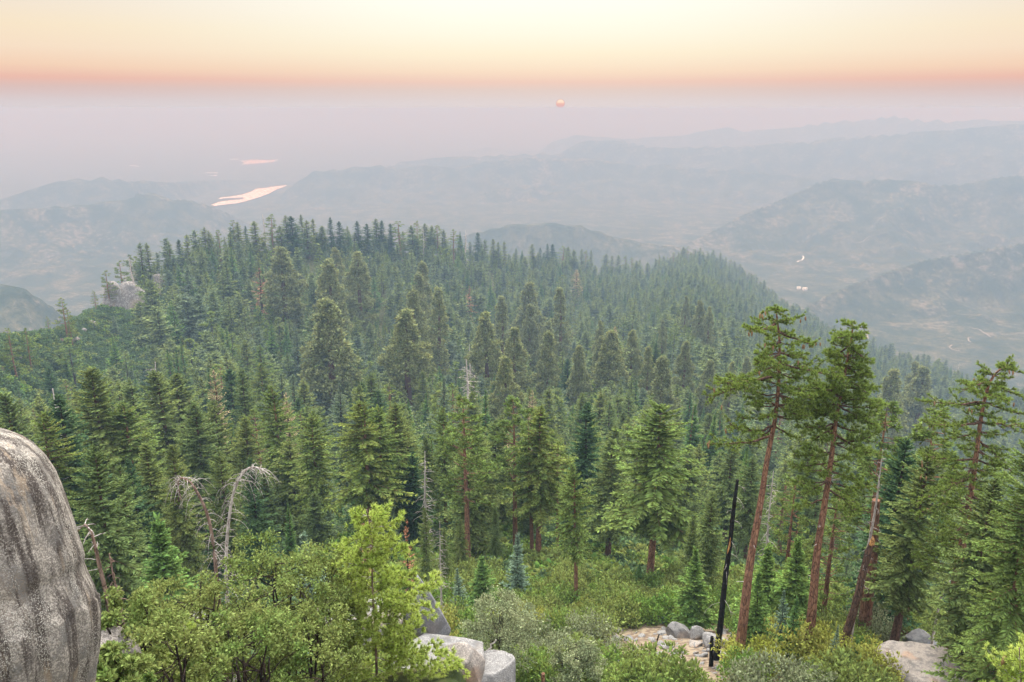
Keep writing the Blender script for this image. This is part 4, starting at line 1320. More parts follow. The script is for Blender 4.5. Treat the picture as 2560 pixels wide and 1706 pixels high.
# nothing may rise in front of the hand-set tops of the big trees: cap trees just before them
fh = np.where((fu < 620) & (fr > 300), fh * 1.22, fh)
order = np.argsort(-(fh / fr))
N_IND = 300
rs_ = np.random.default_rng(99)
FK = ['fir_mid', 'fir_mid', 'fir_dark', 'fir_blue', 'cedar', 'fir_mid', 'pine', 'fir_near']
counts = {}
NOUN = {'fir_mid': 'green fir', 'fir_near': 'olive-green fir', 'fir_dark': 'dark green fir', 'fir_blue': 'pale bluish fir', 'cedar': 'narrow cedar', 'pine': 'clumpy pine'}
TEXT = {'fir_mid': ('mid-green fir packed into the dense forest across the hollow', 'mid-green firs of the hollow forest'),
        'fir_near': ('full olive-green fir in the dense forest across the hollow', 'full olive firs of the hollow forest'),
        'fir_dark': ('dark green dense fir within the forest across the hollow', 'dark firs of the hollow forest'),
        'fir_blue': ('pale bluish fir with level boughs within the hollow forest', 'bluish firs of the hollow forest'),
        'cedar': ('narrow light green cedar within the hollow forest', 'cedars of the hollow forest'),
        'pine': ('clumpy-crowned pine within the hollow forest', 'pines of the hollow forest'),
        'pine_tree': ('', '')}
ind = order[:N_IND]
for i in ind:
    k = FK[rs_.integers(len(FK))]
    hmul = {'fir_blue': .8, 'cedar': .9}.get(k, 1.0)
    place_tree(k, fx[i], fy[i], float(fh[i]) * hmul, sized(fh[i], 19, 26, ('short ', 'middling ', 'tall ')) + NOUN[k] + ' ' + whereabouts(fx[i], fy[i], fz[i], fh[i]), 'tree', TEXT[k][1], fat=rs_.uniform(1.25, 1.85))
rest = order[N_IND:]

# distant forest: one mass of small instanced conifers, as real geometry
FARP = []


def far_proto(kind, i):
    rng = np.random.default_rng(500 + i)
    if kind == 'fir':
        hh = 28; c, info = conifer_crown(rng, hh, 6.4 * rng.uniform(.8, 1.2), hh * .08, 1.1, 5, 5, wid=.62, lw=.40, lobes=.26, power=[.42, .5, .36, .45, .6, .4, .4][i % 7])
    elif kind == 'cedar':
        hh = 26; c, info = conifer_crown(rng, hh, 4.8, hh * .05, 1.0, 5, 4, power=.8, asc_bot=.2, droop=.1, wid=.7, lw=.45)
    else:
        hh = 25; c, w = pine_crown(rng, hh, 5.2, hh * .25, 10, 4, 14, nl=1.0)
    t = trunk_geo(hh, .35, rng, 5)
    g = Geo(); g.merge(c, 0); g.merge(t, 1)
    mat = {'fir': M_far, 'cedar': M_cedar, 'pine': M_far}[kind]
    if i == 4: mat = M_fir
    if i == 2: mat = M_firblue
    if i == 6: mat = M_pine
    return g.mesh('conifer', [mat, M_barkdark])


# the prototypes are themselves trees standing in the distant wood
PROTO = []
for i, k in enumerate(['fir', 'fir', 'fir', 'cedar', 'fir', 'pine', 'pine']):
    j = rest[(i * 37 + 11) % len(rest)]
    o = obj('fir_tree' if k == 'fir' else k + '_tree', far_proto(k, i), None, (fx[j], fy[j], fz[j]), i * 1.1, .85)
    tag(o, 'small hazy %s ' % k + whereabouts(fx[j], fy[j], fz[j], 20), 'tree',
        'hazy %ss deep in the far forest' % k)
    PROTO.append(o)


def scatter(name, X, Y, Zz, S, protos, label, seed=0, tilt=0.03, W=None):
    """one 'stuff' object: instances of the given objects on points"""
    rng = np.random.default_rng(seed)
    n = len(X)
    me = bpy.data.meshes.new(name)
    me.vertices.add(n)
    me.vertices.foreach_set('co', np.stack([X, Y, Zz], -1).astype(np.float32).ravel())
    a = me.attributes.new('size', 'FLOAT_VECTOR', 'POINT')
    S = np.asarray(S, float)
    fat = rng.uniform(1.0, 1.7, n) if W is None else W
    a.data.foreach_set('vector', np.stack([S * fat, S * fat, S], -1).astype(np.float32).ravel())
    a = me.attributes.new('turn', 'FLOAT_VECTOR', 'POINT')
    a.data.foreach_set('vector', np.stack([rng.normal(0, tilt, n), rng.normal(0, tilt, n), rng.uniform(0, 2 * pi, n)], -1).astype(np.float32).ravel())
    a = me.attributes.new('pick', 'INT', 'POINT')
    a.data.foreach_set('value', rng.integers(0, len(protos), n).astype(np.int32))
    ng = bpy.data.node_groups.new(name, 'GeometryNodeTree')
    ng.interface.new_socket('Geometry', in_out='INPUT', socket_type='NodeSocketGeometry')
    ng.interface.new_socket('Geometry', in_out='OUTPUT', socket_type='NodeSocketGeometry')
    N = ng.nodes.new
    gi, go = N('NodeGroupInput'), N('NodeGroupOutput')
    join = N('GeometryNodeJoinGeometry')
    for p in protos:
        oi = N('GeometryNodeObjectInfo'); oi.inputs['Object'].default_value = p; oi.inputs['As Instance'].default_value = True
        oi.transform_space = 'ORIGINAL'
        ng.links.new(oi.outputs['Geometry'], join.inputs[0])
    iop = N('GeometryNodeInstanceOnPoints')
    iop.inputs['Pick Instance'].default_value = True

    def attr(nm, tp):
        q = N('GeometryNodeInputNamedAttribute'); q.data_type = tp; q.inputs['Name'].default_value = nm
        return q.outputs['Attribute']
    ng.links.new(gi.outputs[0], iop.inputs['Points'])
    ng.links.new(join.outputs[0], iop.inputs['Instance'])
    ng.links.new(attr('pick', 'INT'), iop.inputs['Instance Index'])
    ng.links.new(attr('turn', 'FLOAT_VECTOR'), iop.inputs['Rotation'])
    ng.links.new(attr('size', 'FLOAT_VECTOR'), iop.inputs['Scale'])
    ng.links.new(iop.outputs[0], go.inputs[0])
    o = obj(name, me)
    md = o.modifiers.new('scatter', 'NODES'); md.node_group = ng
    tag(o, label, kind='stuff')
    return o


scatter('forest', fx[rest], fy[rest], fz[rest] - .3, fh[rest] / 27 * frng.uniform(.85, 1.1, len(rest)), PROTO, 'dense hazy conifer forest covering the ridge and far slopes', 1)

# ------------------------------------------------------------------ bushes
BUSH = {}
for nm, mat, n, leaf in (('green', M_bush, 3, .17), ('grey', M_bushgrey, 2, .13), ('yellow', M_bushyel, 2, .15), ('dark', M_bushdark, 2, .24)):
    for i in range(n):
        rng = np.random.default_rng(900 + i + len(nm) * 10)
        g, w = bush_geo(rng, 1.5, 1.35, 30, 60, leaf)
        BUSH.setdefault(nm, []).append((g.mesh('leaves', [mat]), w.mesh('stems', [M_barkdark])))


def place_bush(nm, x, y, s, label, group=None, z=None, flat=1.0, cat='bush'):
    lm, sm = random.choice(BUSH[nm])
    root = obj('bush', None, None, (x, y, (float(H(x, y)) if z is None else z) - .1), random.uniform(0, 6.28), (s, s, s * flat))
    tag(root, label, cat, group)
    obj('foliage', lm, root); obj('stems', sm, root)
    return root


rng = np.random.default_rng(31)
# shrub slope in front of the tree line
WEDGE = {'green': ('rounded green shrub on the open slope below the tree line', 'green shrubs on the open slope'),
         'grey': ('grey-green shrub on the open slope below the tree line', 'grey-green shrubs on the open slope'),
         'yellow': ('yellowish green shrub on the open slope below the tree line', 'yellowish shrubs on the open slope')}
slope_pts = []
for k in range(9000):
    th = rng.uniform(radians(-16), radians(36)); r = math.sqrt(rng.uniform(47 ** 2, 128 ** 2))
    x, y = r * sin(th), r * cos(th)
    if all((x - a) ** 2 + (y - b) ** 2 > (2.0 + .008 * r) ** 2 for a, b in slope_pts):
        slope_pts.append((x, y))
    if len(slope_pts) > 900: break
slope_pts = np.array(slope_pts)
sz = H(slope_pts[:, 0], slope_pts[:, 1])
su, sv = project(slope_pts[:, 0], slope_pts[:, 1], sz)
sr = np.hypot(slope_pts[:, 0], slope_pts[:, 1])


def bare(u, v):
    """patches of open gravelly ground among the shrubs"""
    return ((abs(u - 1690) < 150) & (v > 1568) & (v < 1705)) | ((abs(u - 1480) < 40) & (v > 1680)) | ((u > 2180) & (v > 1610) & (u < 2470))


keep = ((~bare(su, sv)) | ((su < 1860) & (rng.uniform(size=len(su)) < -1))) & (su > 560) & (su < 2650)
slope_pts, sz, su, sv, sr = slope_pts[keep], sz[keep], su[keep], sv[keep], sr[keep]
sidx = np.argsort(sr)
nb_ = 0
rest_b = []
for i in sidx:
    q = vnoise(np.array(slope_pts[i, 0] / 9), np.array(slope_pts[i, 1] / 9), 3)
    nm = 'grey' if (q > .76 and sr[i] < 80) else 'yellow' if (q < .2 and sr[i] < 80) else 'green'
    if nb_ < 260:
        bs = rng.uniform(.8, 1.7) * (1.0 + sr[i] / 220)
        place_bush(nm, slope_pts[i, 0], slope_pts[i, 1], bs, sized(bs, 1.3, 1.9, ('small ', 'rounded ', 'big ')) + {'green': 'green', 'grey': 'grey-green', 'yellow': 'yellowish'}[nm] + ' shrub ' + whereabouts(slope_pts[i, 0], slope_pts[i, 1], sz[i], 1.5), WEDGE[nm][1], flat=rng.uniform(.95, 1.6)); nb_ += 1
    else:
        rest_b.append(i)

# undergrowth and ridge brush: nobody could count it
bproto = []
for k, (nm, mat) in enumerate((('green', M_bush), ('dark', M_bushdark), ('grey', M_bushdark))):
    g, w = bush_geo(np.random.default_rng(70 + k), 1.6, 1.4, 16, 26, .42, 2, .7)
    x, y = [(-62, 92), (-260, 470), (-225, 460)][k]
    o = obj('bush', g.mesh('bush', [mat]), None, (x, y, float(H(x, y))), k, 1.4)
    tag(o, ['low green bush under the firs on the left slope', 'dark bush on the brushy left spur', 'dark brush clump on the brushy left spur, beside another'][k], 'bush')
    bproto.append(o)
ux, uy, us = [], [], []
for k in range(26000):
    th = rng.uniform(radians(-39), radians(39)); r = math.sqrt(rng.uniform(40 ** 2, 420 ** 2))
    if r < 52 and th > radians(-10): continue
    if 47 < r < 125 and radians(-14) < th and rng.uniform() < .8: continue
    ux.append(r * sin(th)); uy.append(r * cos(th)); us.append(rng.uniform(.6, 1.4) * (.75 if r < 90 else 1.25))
for k in range(9000):
    th = rng.uniform(radians(-36), radians(-20)); r = rng.uniform(330, 720)
    if r > float(np.interp(th, cr_th, cr_r)) + 20: continue
    ux.append(r * sin(th)); uy.append(r * cos(th)); us.append(rng.uniform(1.2, 2.6))
ux, uy, us = map(np.array, (ux, uy, us))
uz = H(ux, uy)
uu, uv = project(ux, uy, uz)
k = (~bare(uu, uv)) & (uu > -100) & (uu < 2680)
scatter('undergrowth', ux[k], uy[k], uz[k] - .2, us[k], bproto, 'green undergrowth of shrubs and brush below the trees', 8, .15)
i = rest_b
scatter('shrubbery', slope_pts[i, 0], slope_pts[i, 1], sz[i] - .2, rng.uniform(.9, 1.7, len(i)), bproto[:1], 'dense green shrubbery along the foot of the tree line', 9, .1)
#@@PART3@@

# ------------------------------------------------------------------ hero pines
def cone_mesh(L=.36, R=.055):
    g = Geo()
    rng = np.random.default_rng(3)
    z = -np.linspace(0, L, 9); prof = np.array([.3, .8, 1, 1.05, 1, .9, .75, .5, .1]) * R
    tube(g, np.c_[0 * z, 0 * z, z], prof, 9, 0, True, .22, rng)
    return g.mesh('cone', [M_cone])


CONE = cone_mesh()


def limb(cr, wd, rng, A, B, sag=.1, r0=.07, sub=.38, subl=.42, tn=13, nlen=.26, nwid=.05, start=.3, upturn=.12, dense=1.0, flat=.35):
    """a limb from A to B with side shoots carrying needle tufts"""
    A = np.asarray(A, float); B = np.asarray(B, float)
    L = np.linalg.norm(B - A); n = 9
    t = np.linspace(0, 1, n)[:, None]
    C = A + (B - A) * t
    C[:, 2] += L * (-sag * 4 * t[:, 0] * (1 - t[:, 0]) + upturn * (t[:, 0] ** 4 - t[:, 0]) * 0)
    C[1:-1] += rng.normal(0, .012 * L, (n - 2, 3))
    tube(wd, C, np.linspace(r0, r0 * .2, n), 5, 0, False)
    T = norm(B - A); S = norm(np.cross(T, UP)); V = np.cross(S, T)
    P, D = [], []
    ns = max(3, int(L * (1 - start) / sub))
    for k in range(ns):
        f = start + (1 - start) * (k + rng.uniform(0, .8)) / ns
        c = np.array([np.interp(f, t[:, 0], C[:, i]) for i in range(3)])
        for sg in (-1, 1):
            if rng.uniform() < .1: continue
            l = subl * L * (1.05 - .75 * f) * rng.uniform(.55, 1.2)
            l = min(max(l, .3), 1.7)
            d = norm(T * .75 + S * sg * rng.uniform(.55, 1.0) + V * rng.normal(.08, flat))
            e = c + d * l + UP * l * rng.uniform(-.12, .16)
            tube(wd, np.stack([c, (c + e) / 2 - UP * .03 * l, e]), [r0 * .28, r0 * .2, r0 * .1], 3, 0, False)
            m = max(2, int(l / .17 * dense))
            q = rng.uniform(.18, 1.0, m)[:, None]
            P.append(c + (e - c) * q + rng.normal(0, .05, (m, 3))); D.append(np.repeat(norm(d + UP * .35)[None], m, 0) + rng.normal(0, .25, (m, 3)))
    m = max(3, int(L * (1 - start) / .18 * dense))
    q = start + (1 - start) * rng.uniform(0, 1, m)
    c = np.stack([np.interp(q, t[:, 0], C[:, i]) for i in range(3)], -1)
    P.append(c); D.append(np.repeat(norm(T + UP * .3)[None], m, 0) + rng.normal(0, .35, (m, 3)))
    P = np.concatenate(P); D = np.concatenate(D)
    needles(cr, P, norm(D), tn, nlen, nwid, .95, rng)
    return C


def pine_hero(name, label, Y, pix, base_r, top_r, limbs, extra, seed, mats, sink=6, ty=(0, 0), cones=(), stubs=14, **kw):
    """trunk through sight-line points at depth Y; limbs given by their trunk and tip points, depth set per limb"""
    rng = np.random.default_rng(seed)
    T = np.array([at_y(u, v, Y + (i / max(1, len(pix) - 1)) * ty[1]) for i, (u, v) in enumerate(pix)])
    d0 = norm(T[0] - T[1])
    gz = float(H(T[0][0], T[0][1]))
    k = max(.5, (T[0][2] - gz + .8) / abs(d0[2])) if T[0][2] > gz else .5
    T = np.concatenate([[T[0] + d0 * k], T])
    q = np.linspace(0, 1, len(T)); Q = np.linspace(0, 1, 40)
    seg = np.concatenate([[0], np.cumsum(np.linalg.norm(np.diff(T, axis=0), axis=1))]); seg /= seg[-1]
    P = np.stack([np.interp(Q, seg, T[:, i]) for i in range(3)], -1)
    for _ in range(3): P[1:-1] = (P[:-2] + 2 * P[1:-1] + P[2:]) / 4
    O = P[0].copy(); P -= O
    tg = Geo(); tube(tg, P, base_r + (top_r - base_r) * Q ** .9 + base_r * .35 * np.exp(-Q * 26), 16, 0, True, .05, rng)
    cr = Geo(); wd = Geo()
    for a, b, dy, s in limbs:
        A = at_y(a[0], a[1], Y) - O; B = at_y(b[0], b[1], Y + dy) - O
        i = np.argmin(np.abs(P[:, 2] - A[2])); A = P[i]
        limb(cr, wd, rng, A, B, s, r0=min(.05 + .012 * np.linalg.norm(B - A), base_r * .28), **kw)
    for (v0, v1, n, l0, l1, asc) in extra:
        for j in range(n):
            f = (j + rng.uniform()) / n
            zc = (at_y(pix[-1][0], v0 + (v1 - v0) * f, Y) - O)[2]
            i = np.argmin(np.abs(P[:, 2] - zc)); A = P[i]
            az = j * 2.39996 + rng.normal(0, .35); L = (l0 + (l1 - l0) * f) * rng.uniform(.55, 1.15)
            B = A + np.array([cos(az) * L, sin(az) * L, L * (asc + rng.normal(0, .12))])
            limb(cr, wd, rng, A, B, rng.uniform(.03, .12), r0=min(.035 + .012 * L, base_r * .22), **kw)
    for j in range(stubs):        # dead snapped stubs on the bare trunk
        i = int(rng.uniform(8, 24)); az = rng.uniform(0, 6.28); l = rng.uniform(.25, 1.0)
        e = np.array([cos(az), sin(az), rng.uniform(-.15, .3)])
        tube(wd, np.stack([P[i], P[i] + e * l * .6, P[i] + e * l + UP * .05]), [.035, .025, .012], 4, 1, False)
    root = obj(name, None, None, tuple(O))
    tag(root, label, 'tree')
    obj('trunk', tg.mesh('trunk', [mats[1]], smooth=True), root)
    lo = obj('limbs', wd.mesh('limbs', [mats[2], M_dead]), root)
    lo['kind'] = 'stuff'
    co = obj('crown', cr.mesh('crown', [mats[0]]), root)
    for (u, v, dy) in cones:
        p = at_y(u, v, Y + dy) - O
        for k in range(rng.integers(1, 4)):
            c = obj('cone', CONE, root, tuple(p + rng.normal(0, .16, 3) * (1, 1, .5)), rng.uniform(0, 6), rng.uniform(.85, 1.15))
            c.rotation_euler = (rng.normal(0, .12), rng.normal(0, .12), c.rotation_euler[2])
    return root, P + O


Q4 = lambda x, y: (1700 + x / 2.736, 750 + y / 2.736)
HM = (M_pinehero, M_barkred, M_barkbrown)
LM = [((690, 110), (570, 88), 1, -.05), ((700, 215), (480, 195), -1.0, .08), ((705, 200), (842, 108), .5, .06), ((700, 285), (930, 290), -.6, .06), ((698, 330), (600, 345), 1.4, .02),
      ((700, 380), (860, 400), 1.2, .05), ((700, 420), (560, 430), -1.2, .03), ((695, 500), (420, 530), 1.0, .06), ((690, 520), (250, 570), -.5, .05), ((685, 590), (195, 682), .6, -.02),
      ((700, 480), (950, 470), 1.0, .05), ((700, 500), (1100, 525), -.8, .03), ((690, 600), (1110, 640), .8, .04), ((675, 640), (880, 660), -1.5, .04), ((675, 690), (1050, 830), .4, -.03),
      ((665, 740), (900, 800), 1.5, .0), ((640, 880), (340, 850), -.6, .09), ((630, 960), (208, 985), .5, .06), ((660, 900), (800, 950), 1.0, .03), ((640, 900), (500, 990), 1.5, .02),
      ((690, 60), (740, 130), .3, 0), ((690, 60), (640, 60), .2, 0)]
LM = [(Q4(*a), Q4(*b), d * 2.2, s) for a, b, d, s in LM]
CN = [Q4(480, 200), Q4(495, 215), Q4(570, 92), Q4(905, 290), Q4(925, 292), Q4(842, 120), Q4(590, 290), Q4(625, 310), Q4(275, 715), Q4(850, 300), Q4(345, 880), Q4(205, 985), Q4(805, 420), Q4(245, 600), Q4(530, 480)]
pine1, P1 = pine_hero('sugar_pine', 'tall pine with long bare red trunk, wide level boughs and cones hanging from the tips', 57.0 * cos(radians(18)),
                      [(1840, 1706), (1857, 1560), (1874, 1412), (1894, 1300), (1905, 1240), (1919, 1134), (1939, 1053), (1946, 977), (1951, 860), (1940, 776)],
                      .46, .05, LM, [(790, 1060, 60, .8, 3.2, .05)], 1, HM, cones=[(u, v, 0) for u, v in CN], ty=(0, 2.0), nlen=.27, dense=1.25, sub=.30)
LM2 = [((1180, 250), (1060, 262), -.5, 0), ((1170, 330), (960, 430), .6, .02), ((1165, 330), (1305, 430), -.5, .02), ((1150, 400), (1000, 340), 1.0, .03), ((1150, 450), (1300, 530), 1.0, .04),
       ((1130, 560), (1290, 640), -1.0, .03), ((1110, 620), (930, 600), -1.0, .05), ((1100, 660), (1380, 700), .6, .04), ((1085, 740), (1350, 860), -.8, .03), ((1080, 720), (860, 660), .8, .05),
       ((1070, 860), (800, 860), -.5, .05), ((1050, 900), (830, 1010), 1.0, .03), ((1050, 930), (1370, 1060), .5, .03), ((1050, 1000), (1300, 940), -1.2, .04), ((1040, 1050), (770, 1060), .5, .05),
       ((1030, 1160), (1260, 1300), -.4, -.08), ((1020, 1180), (800, 1150), 1.0, .04), ((1010, 1340), (1200, 1440), .8, -.04), ((1020, 1250), (850, 1330), -1.0, .0), ((1000, 1440), (1200, 1445), .6, .0),
       ((990, 1400), (780, 1420), .8, .04)]
LM2 = [(Q4(*a), Q4(*b), d * 2.0, s) for a, b, d, s in LM2]
pine2, P2 = pine_hero('jeffrey_pine', 'bushy-crowned pine with orange-red scaly trunk and long dead lower limbs', 58.0 * cos(radians(20.5)),
                      [(2012, 1676), (2027, 1565), (2043, 1374), (2062, 1259), (2080, 1134), (2093, 1028), (2113, 933), (2128, 840), (2133, 816)],
                      .44, .05, LM2, [(825, 1060, 100, .8, 3.0, .22), (1040, 1230, 26, 2.2, 3.2, .0)], 2, HM, ty=(0, 1.0), nlen=.30, dense=1.35, sub=.30, flat=.5)
LM3 = [((2110, 560), (2030, 440), .6, -.05), ((2120, 540), (2290, 440), .4, -.12), ((2160, 480), (2260, 400), .5, -.1), ((2100, 600), (1935, 615), -1.0, -.03), ((2100, 620), (2330, 650), .6, .03),
       ((2090, 640), (2240, 690), -1.0, .02), ((2085, 700), (1900, 720), 1.0, .05), ((2070, 760), (1640, 690), .8, .05), ((2070, 740), (2353, 780), -.8, .03), ((2060, 850), (1700, 850), -.6, .03),
       ((2060, 830), (2400, 850), 1.0, .03), ((2050, 930), (1750, 960), 1.0, .04), ((2030, 1000), (2200, 1100), .6, -.02), ((2020, 1100), (1650, 1050), .5, .05), ((2010, 1180), (1800, 1320), -1.0, .02),
       ((2000, 1150), (2250, 1210), .8, .03), ((1990, 1250), (1600, 1390), .6, -.02), ((1980, 1350), (1620, 1470), 1.0, -.02), ((1970, 1380), (2200, 1400), -.6, .02), ((2050, 1060), (2300, 1200), -.6, -.05)]
LM3 = [(Q4(*a), Q4(*b), d * 2.4, s) for a, b, d, s in LM3]
CN3 = [Q4(2000, 545), Q4(2010, 550), Q4(1995, 740), Q4(2265, 690), Q4(1760, 700), Q4(1650, 1110), Q4(1880, 1240), Q4(1740, 850), Q4(1660, 1200), Q4(2270, 480)]
pine3, P3 = pine_hero('sugar_pine', 'pine at right whose bent top hooks over, with long drooping boughs', 64.0 * cos(radians(30)),
                      [(2379, 1596), (2387, 1466), (2414, 1320), (2441, 1140), (2449, 1061), (2460, 1006), (2471, 951), (2490, 922), (2512, 905), (2528, 925)],
                      .50, .05, LM3, [(905, 1000, 26, .4, 1.3, .15), (950, 1450, 100, 1.0, 3.4, .02)], 3, HM, cones=[(u, v, 0) for u, v in CN3], ty=(0, 1.5), nlen=.28, dense=1.2, sub=.32)

# bright young pine close to the camera
Q5 = lambda x, y: (800 + x / 2.613, 1106 + y / 2.613)
LY = [((315, 470), (250, 520), .3), ((330, 520), (430, 450), -.2), ((330, 560), (530, 500), .2), ((330, 600), (230, 640), -.4), ((345, 700), (570, 690), -.2), ((345, 700), (95, 700), .2),
      ((345, 720), (460, 620), .5), ((360, 800), (160, 780), -.5), ((365, 850), (520, 870), .5), ((365, 870), (100, 930), .2), ((372, 1020), (765, 905), -.3), ((375, 1040), (730, 1110), .3),
      ((372, 1080), (90, 1080), .4), ((370, 1100), (560, 1010), -.5), ((370, 1160), (630, 1230), -.4), ((370, 1200), (130, 1180), -.5), ((370, 1250), (-20, 1330), .3), ((372, 1300), (560, 1400), .5),
      ((372, 1330), (810, 1365), -.2), ((375, 1400), (910, 1455), .2), ((375, 1430), (30, 1500), -.3), ((375, 1480), (700, 1560), .5), ((375, 1500), (200, 1600), .4), ((375, 1550), (560, 1680), -.4),
      ((375, 1560), (60, 1650), .3)]
LY = [(Q5(*a), Q5(*b), d * 1.6, .06) for a, b, d in LY]
HY = (M_pineyoung, M_deadbrown, M_dead)
yp, PY_ = pine_hero('young_pine', 'bright yellow-green young pine nearest the viewer, rising beside the granite boulders', 21.0,
                    [(944, 1800), (942, 1690), (938, 1565), (932, 1500), (930, 1443), (933, 1374), (924, 1310), (917, 1274)],   .05, .016, LY,
                    [(1282, 1700, 32, .3, 1.2, .3)], 4, HY, stubs=0, sub=.12, subl=.5, tn=22, nlen=.17, nwid=.028, dense=1.8, start=.12, flat=.5)
yp2, _ = pine_hero('young_pine', 'young pine tip with a hanging cone in the lower right corner', 18.0,
                   [(2560, 1800), (2552, 1700), (2548, 1620)], .05, .015, [((2555, 1700), (2480, 1640), .2, .05), ((2552, 1660), (2600, 1610), .2, .05), ((2556, 1740), (2470, 1720), .1, .05)],
                   [(1625, 1790, 22, .2, .7, .3)], 6, HY, stubs=0, sub=.13, subl=.5, tn=20, nlen=.13, nwid=.02, dense=2.2, start=.12, flat=.5, cones=[(2521, 1640, 0)])

hand('fir_close', 2640, 1085, 52, 'yellow-green fir filling the right edge above the corner pine', 1.25)
hand('fir_close', 2530, 1290, 60, 'low dense fir at the right edge behind the big boulder', 1.5)

# ------------------------------------------------------------------ snags, burnt trunks
def dead_tree(name, label, Y, pix, r0, r1, mats, cat='dead tree', seed=1, **kw):
    rng = np.random.default_rng(seed)
    T = np.array([at_y(u, v, Y) for u, v in pix])
    gz = float(H(T[0][0], T[0][1]))
    if T[0][2] > gz:
        T = np.concatenate([[[T[0][0], T[0][1], gz - .4]], T])
    O = T[0].copy()
    tg, bg = snag_geo(rng, T - O, r0, r1, **kw)
    root = obj(name, None, None, tuple(O)); tag(root, label, cat)
    obj('trunk', tg.mesh('trunk', [mats[0]], smooth=True), root)
    if bg.v: obj('branches', bg.mesh('branches', [mats[1]]), root)['kind'] = 'stuff'
    return root


dead_tree('dead_tree', 'dead trunk bent over to the left at its tip, bare curling twigs', 44, [(547, 1508), (540, 1430), (536, 1374), (524, 1297), (501, 1244), (478, 1205), (459, 1196), (446, 1194), (445, 1217), (453, 1251)],
          .14, .03, (M_deadbrown, M_dead), seed=5, nbr=70, lmin=.7, lmax=2.4, zmin=.1, droop=.9, br=.014)
dead_tree('dead_tree', 'dead trunk arching over to the right at its tip, long drooping twigs', 46, [(566, 1504), (565, 1430), (566, 1355), (574, 1278), (585, 1221), (605, 1183), (628, 1167), (651, 1169), (675, 1188)],
          .14, .03, (M_dead, M_dead), seed=6, nbr=85, lmin=.8, lmax=2.8, zmin=.1, droop=1.0, br=.014)
dead_tree('dead_tree', 'short crooked dead trunk beside the lichened rock', 29, [(266, 1485), (245, 1400), (233, 1343), (220, 1318), (211, 1311), (191, 1332)], .10, .02, (M_deadbrown, M_dead), seed=7, nbr=14, lmin=.4, lmax=1.0, droop=.2)
dead_tree('dead_tree', 'thin rusty dead sapling right of the crooked trunk by the rock', 31, [(300, 1500), (285, 1450), (276, 1400), (272, 1385)], .07, .015, (M_deadbrown, M_deadbrown), seed=8, nbr=18, lmin=.2, lmax=.6)
burnt = dead_tree('burnt_tree', 'tall black charred trunk with a pale bare strip, left of the first red pine', 59, [(1792, 1630), (1802, 1560), (1813, 1440), (1824, 1370), (1832, 1290), (1840, 1225), (1844, 1200)], .30, .12, (M_char, M_dead), seed=9,
                  nbr=11, lmin=.8, lmax=2.0, zmin=.3, droop=.7, br=.02, cat='burnt tree')
T_ = np.array([at_y(u, v, 58.72) for u, v in [(1818, 1385), (1823, 1366), (1826, 1345)]])
g = Geo(); tube(g, T_ - np.array(burnt.location), [.03, .10, .03], 6, 0, True, .2, RNG); obj('bare_patch', g.mesh('bare_patch', [M_wood]), burnt)
dead_tree('burnt_stump', 'short black burnt stump left of the tall charred trunk', 57, [(1778, 1655), (1779, 1610), (1780, 1592)], .22, .14, (M_char, M_char), seed=10, nbr=2, lmin=.1, lmax=.3, cat='stump')
dead_tree('burnt_stump', 'slim black burnt stick leaning left of the gravel patch', 54, [(1628, 1685), (1634, 1650), (1640, 1610), (1648, 1586)], .11, .05, (M_char, M_char), seed=11, nbr=8, lmin=.2, lmax=.7, cat='stump')
dead_tree('burnt_stump', 'black stump with orange splintered top right of the second red pine', 54, [(2048, 1712), (2052, 1680), (2055, 1652)], .19, .15, (M_char, M_wood), seed=12, nbr=7, lmin=.15, lmax=.5, cat='stump', zmin=.8, br=.035)
dead_tree('burnt_stump', 'reddish broken stump poking up at the bottom edge by the shrubs', 46, [(1356, 1750), (1357, 1715), (1358, 1684)], .17, .13, (M_barkred, M_wood), seed=13, nbr=3, lmin=.1, lmax=.3, cat='stump', zmin=.7)
brk = dead_tree('broken_tree', 'thick leaning trunk snapped off with an orange wound at its top', 54, [(2089, 1684), (2112, 1600), (2137, 1520), (2158, 1430), (2170, 1380), (2180, 1359)], .36, .22, (M_barkbrown, M_dead), seed=14, nbr=12, lmin=.3, lmax=1.2, zmin=.5, cat='broken tree')
T_ = at_y(2181, 1352, 53.9) - np.array(brk.location)
g = Geo(); tube(g, np.stack([T_ - UP * .35, T_, T_ + UP * .35]), [.20, .19, .04], 7, 0, True, .3, RNG); obj('wound', g.mesh('wound', [M_wood]), brk)
dead_tree('dead_tree', 'thin grey dead spire rising past the snapped leaning trunk', 58, [(2140, 1500), (2164, 1400), (2180, 1320), (2192, 1250), (2200, 1180), (2207, 1125)], .18, .03, (M_dead, M_dead), seed=15, nbr=26, lmin=.3, lmax=1.1, zmin=.2, droop=.5)
dead_tree('pine_tree', 'thick dark trunk in the shade behind the snapped leaning trunk', 64, [(2154, 1615), (2170, 1480), (2182, 1380), (2190, 1250)], .62, .35, (M_barkred, M_dead), seed=16, nbr=22, lmin=.5, lmax=2.0, zmin=.3, cat='tree')
dead_tree('dead_tree', 'bleached dead limb standing left of the bent-topped pine foot', 60, [(2338, 1560), (2350, 1500), (2365, 1462), (2385, 1440)], .13, .05, (M_dead, M_dead), seed=17, nbr=8, lmin=.4, lmax=1.2)
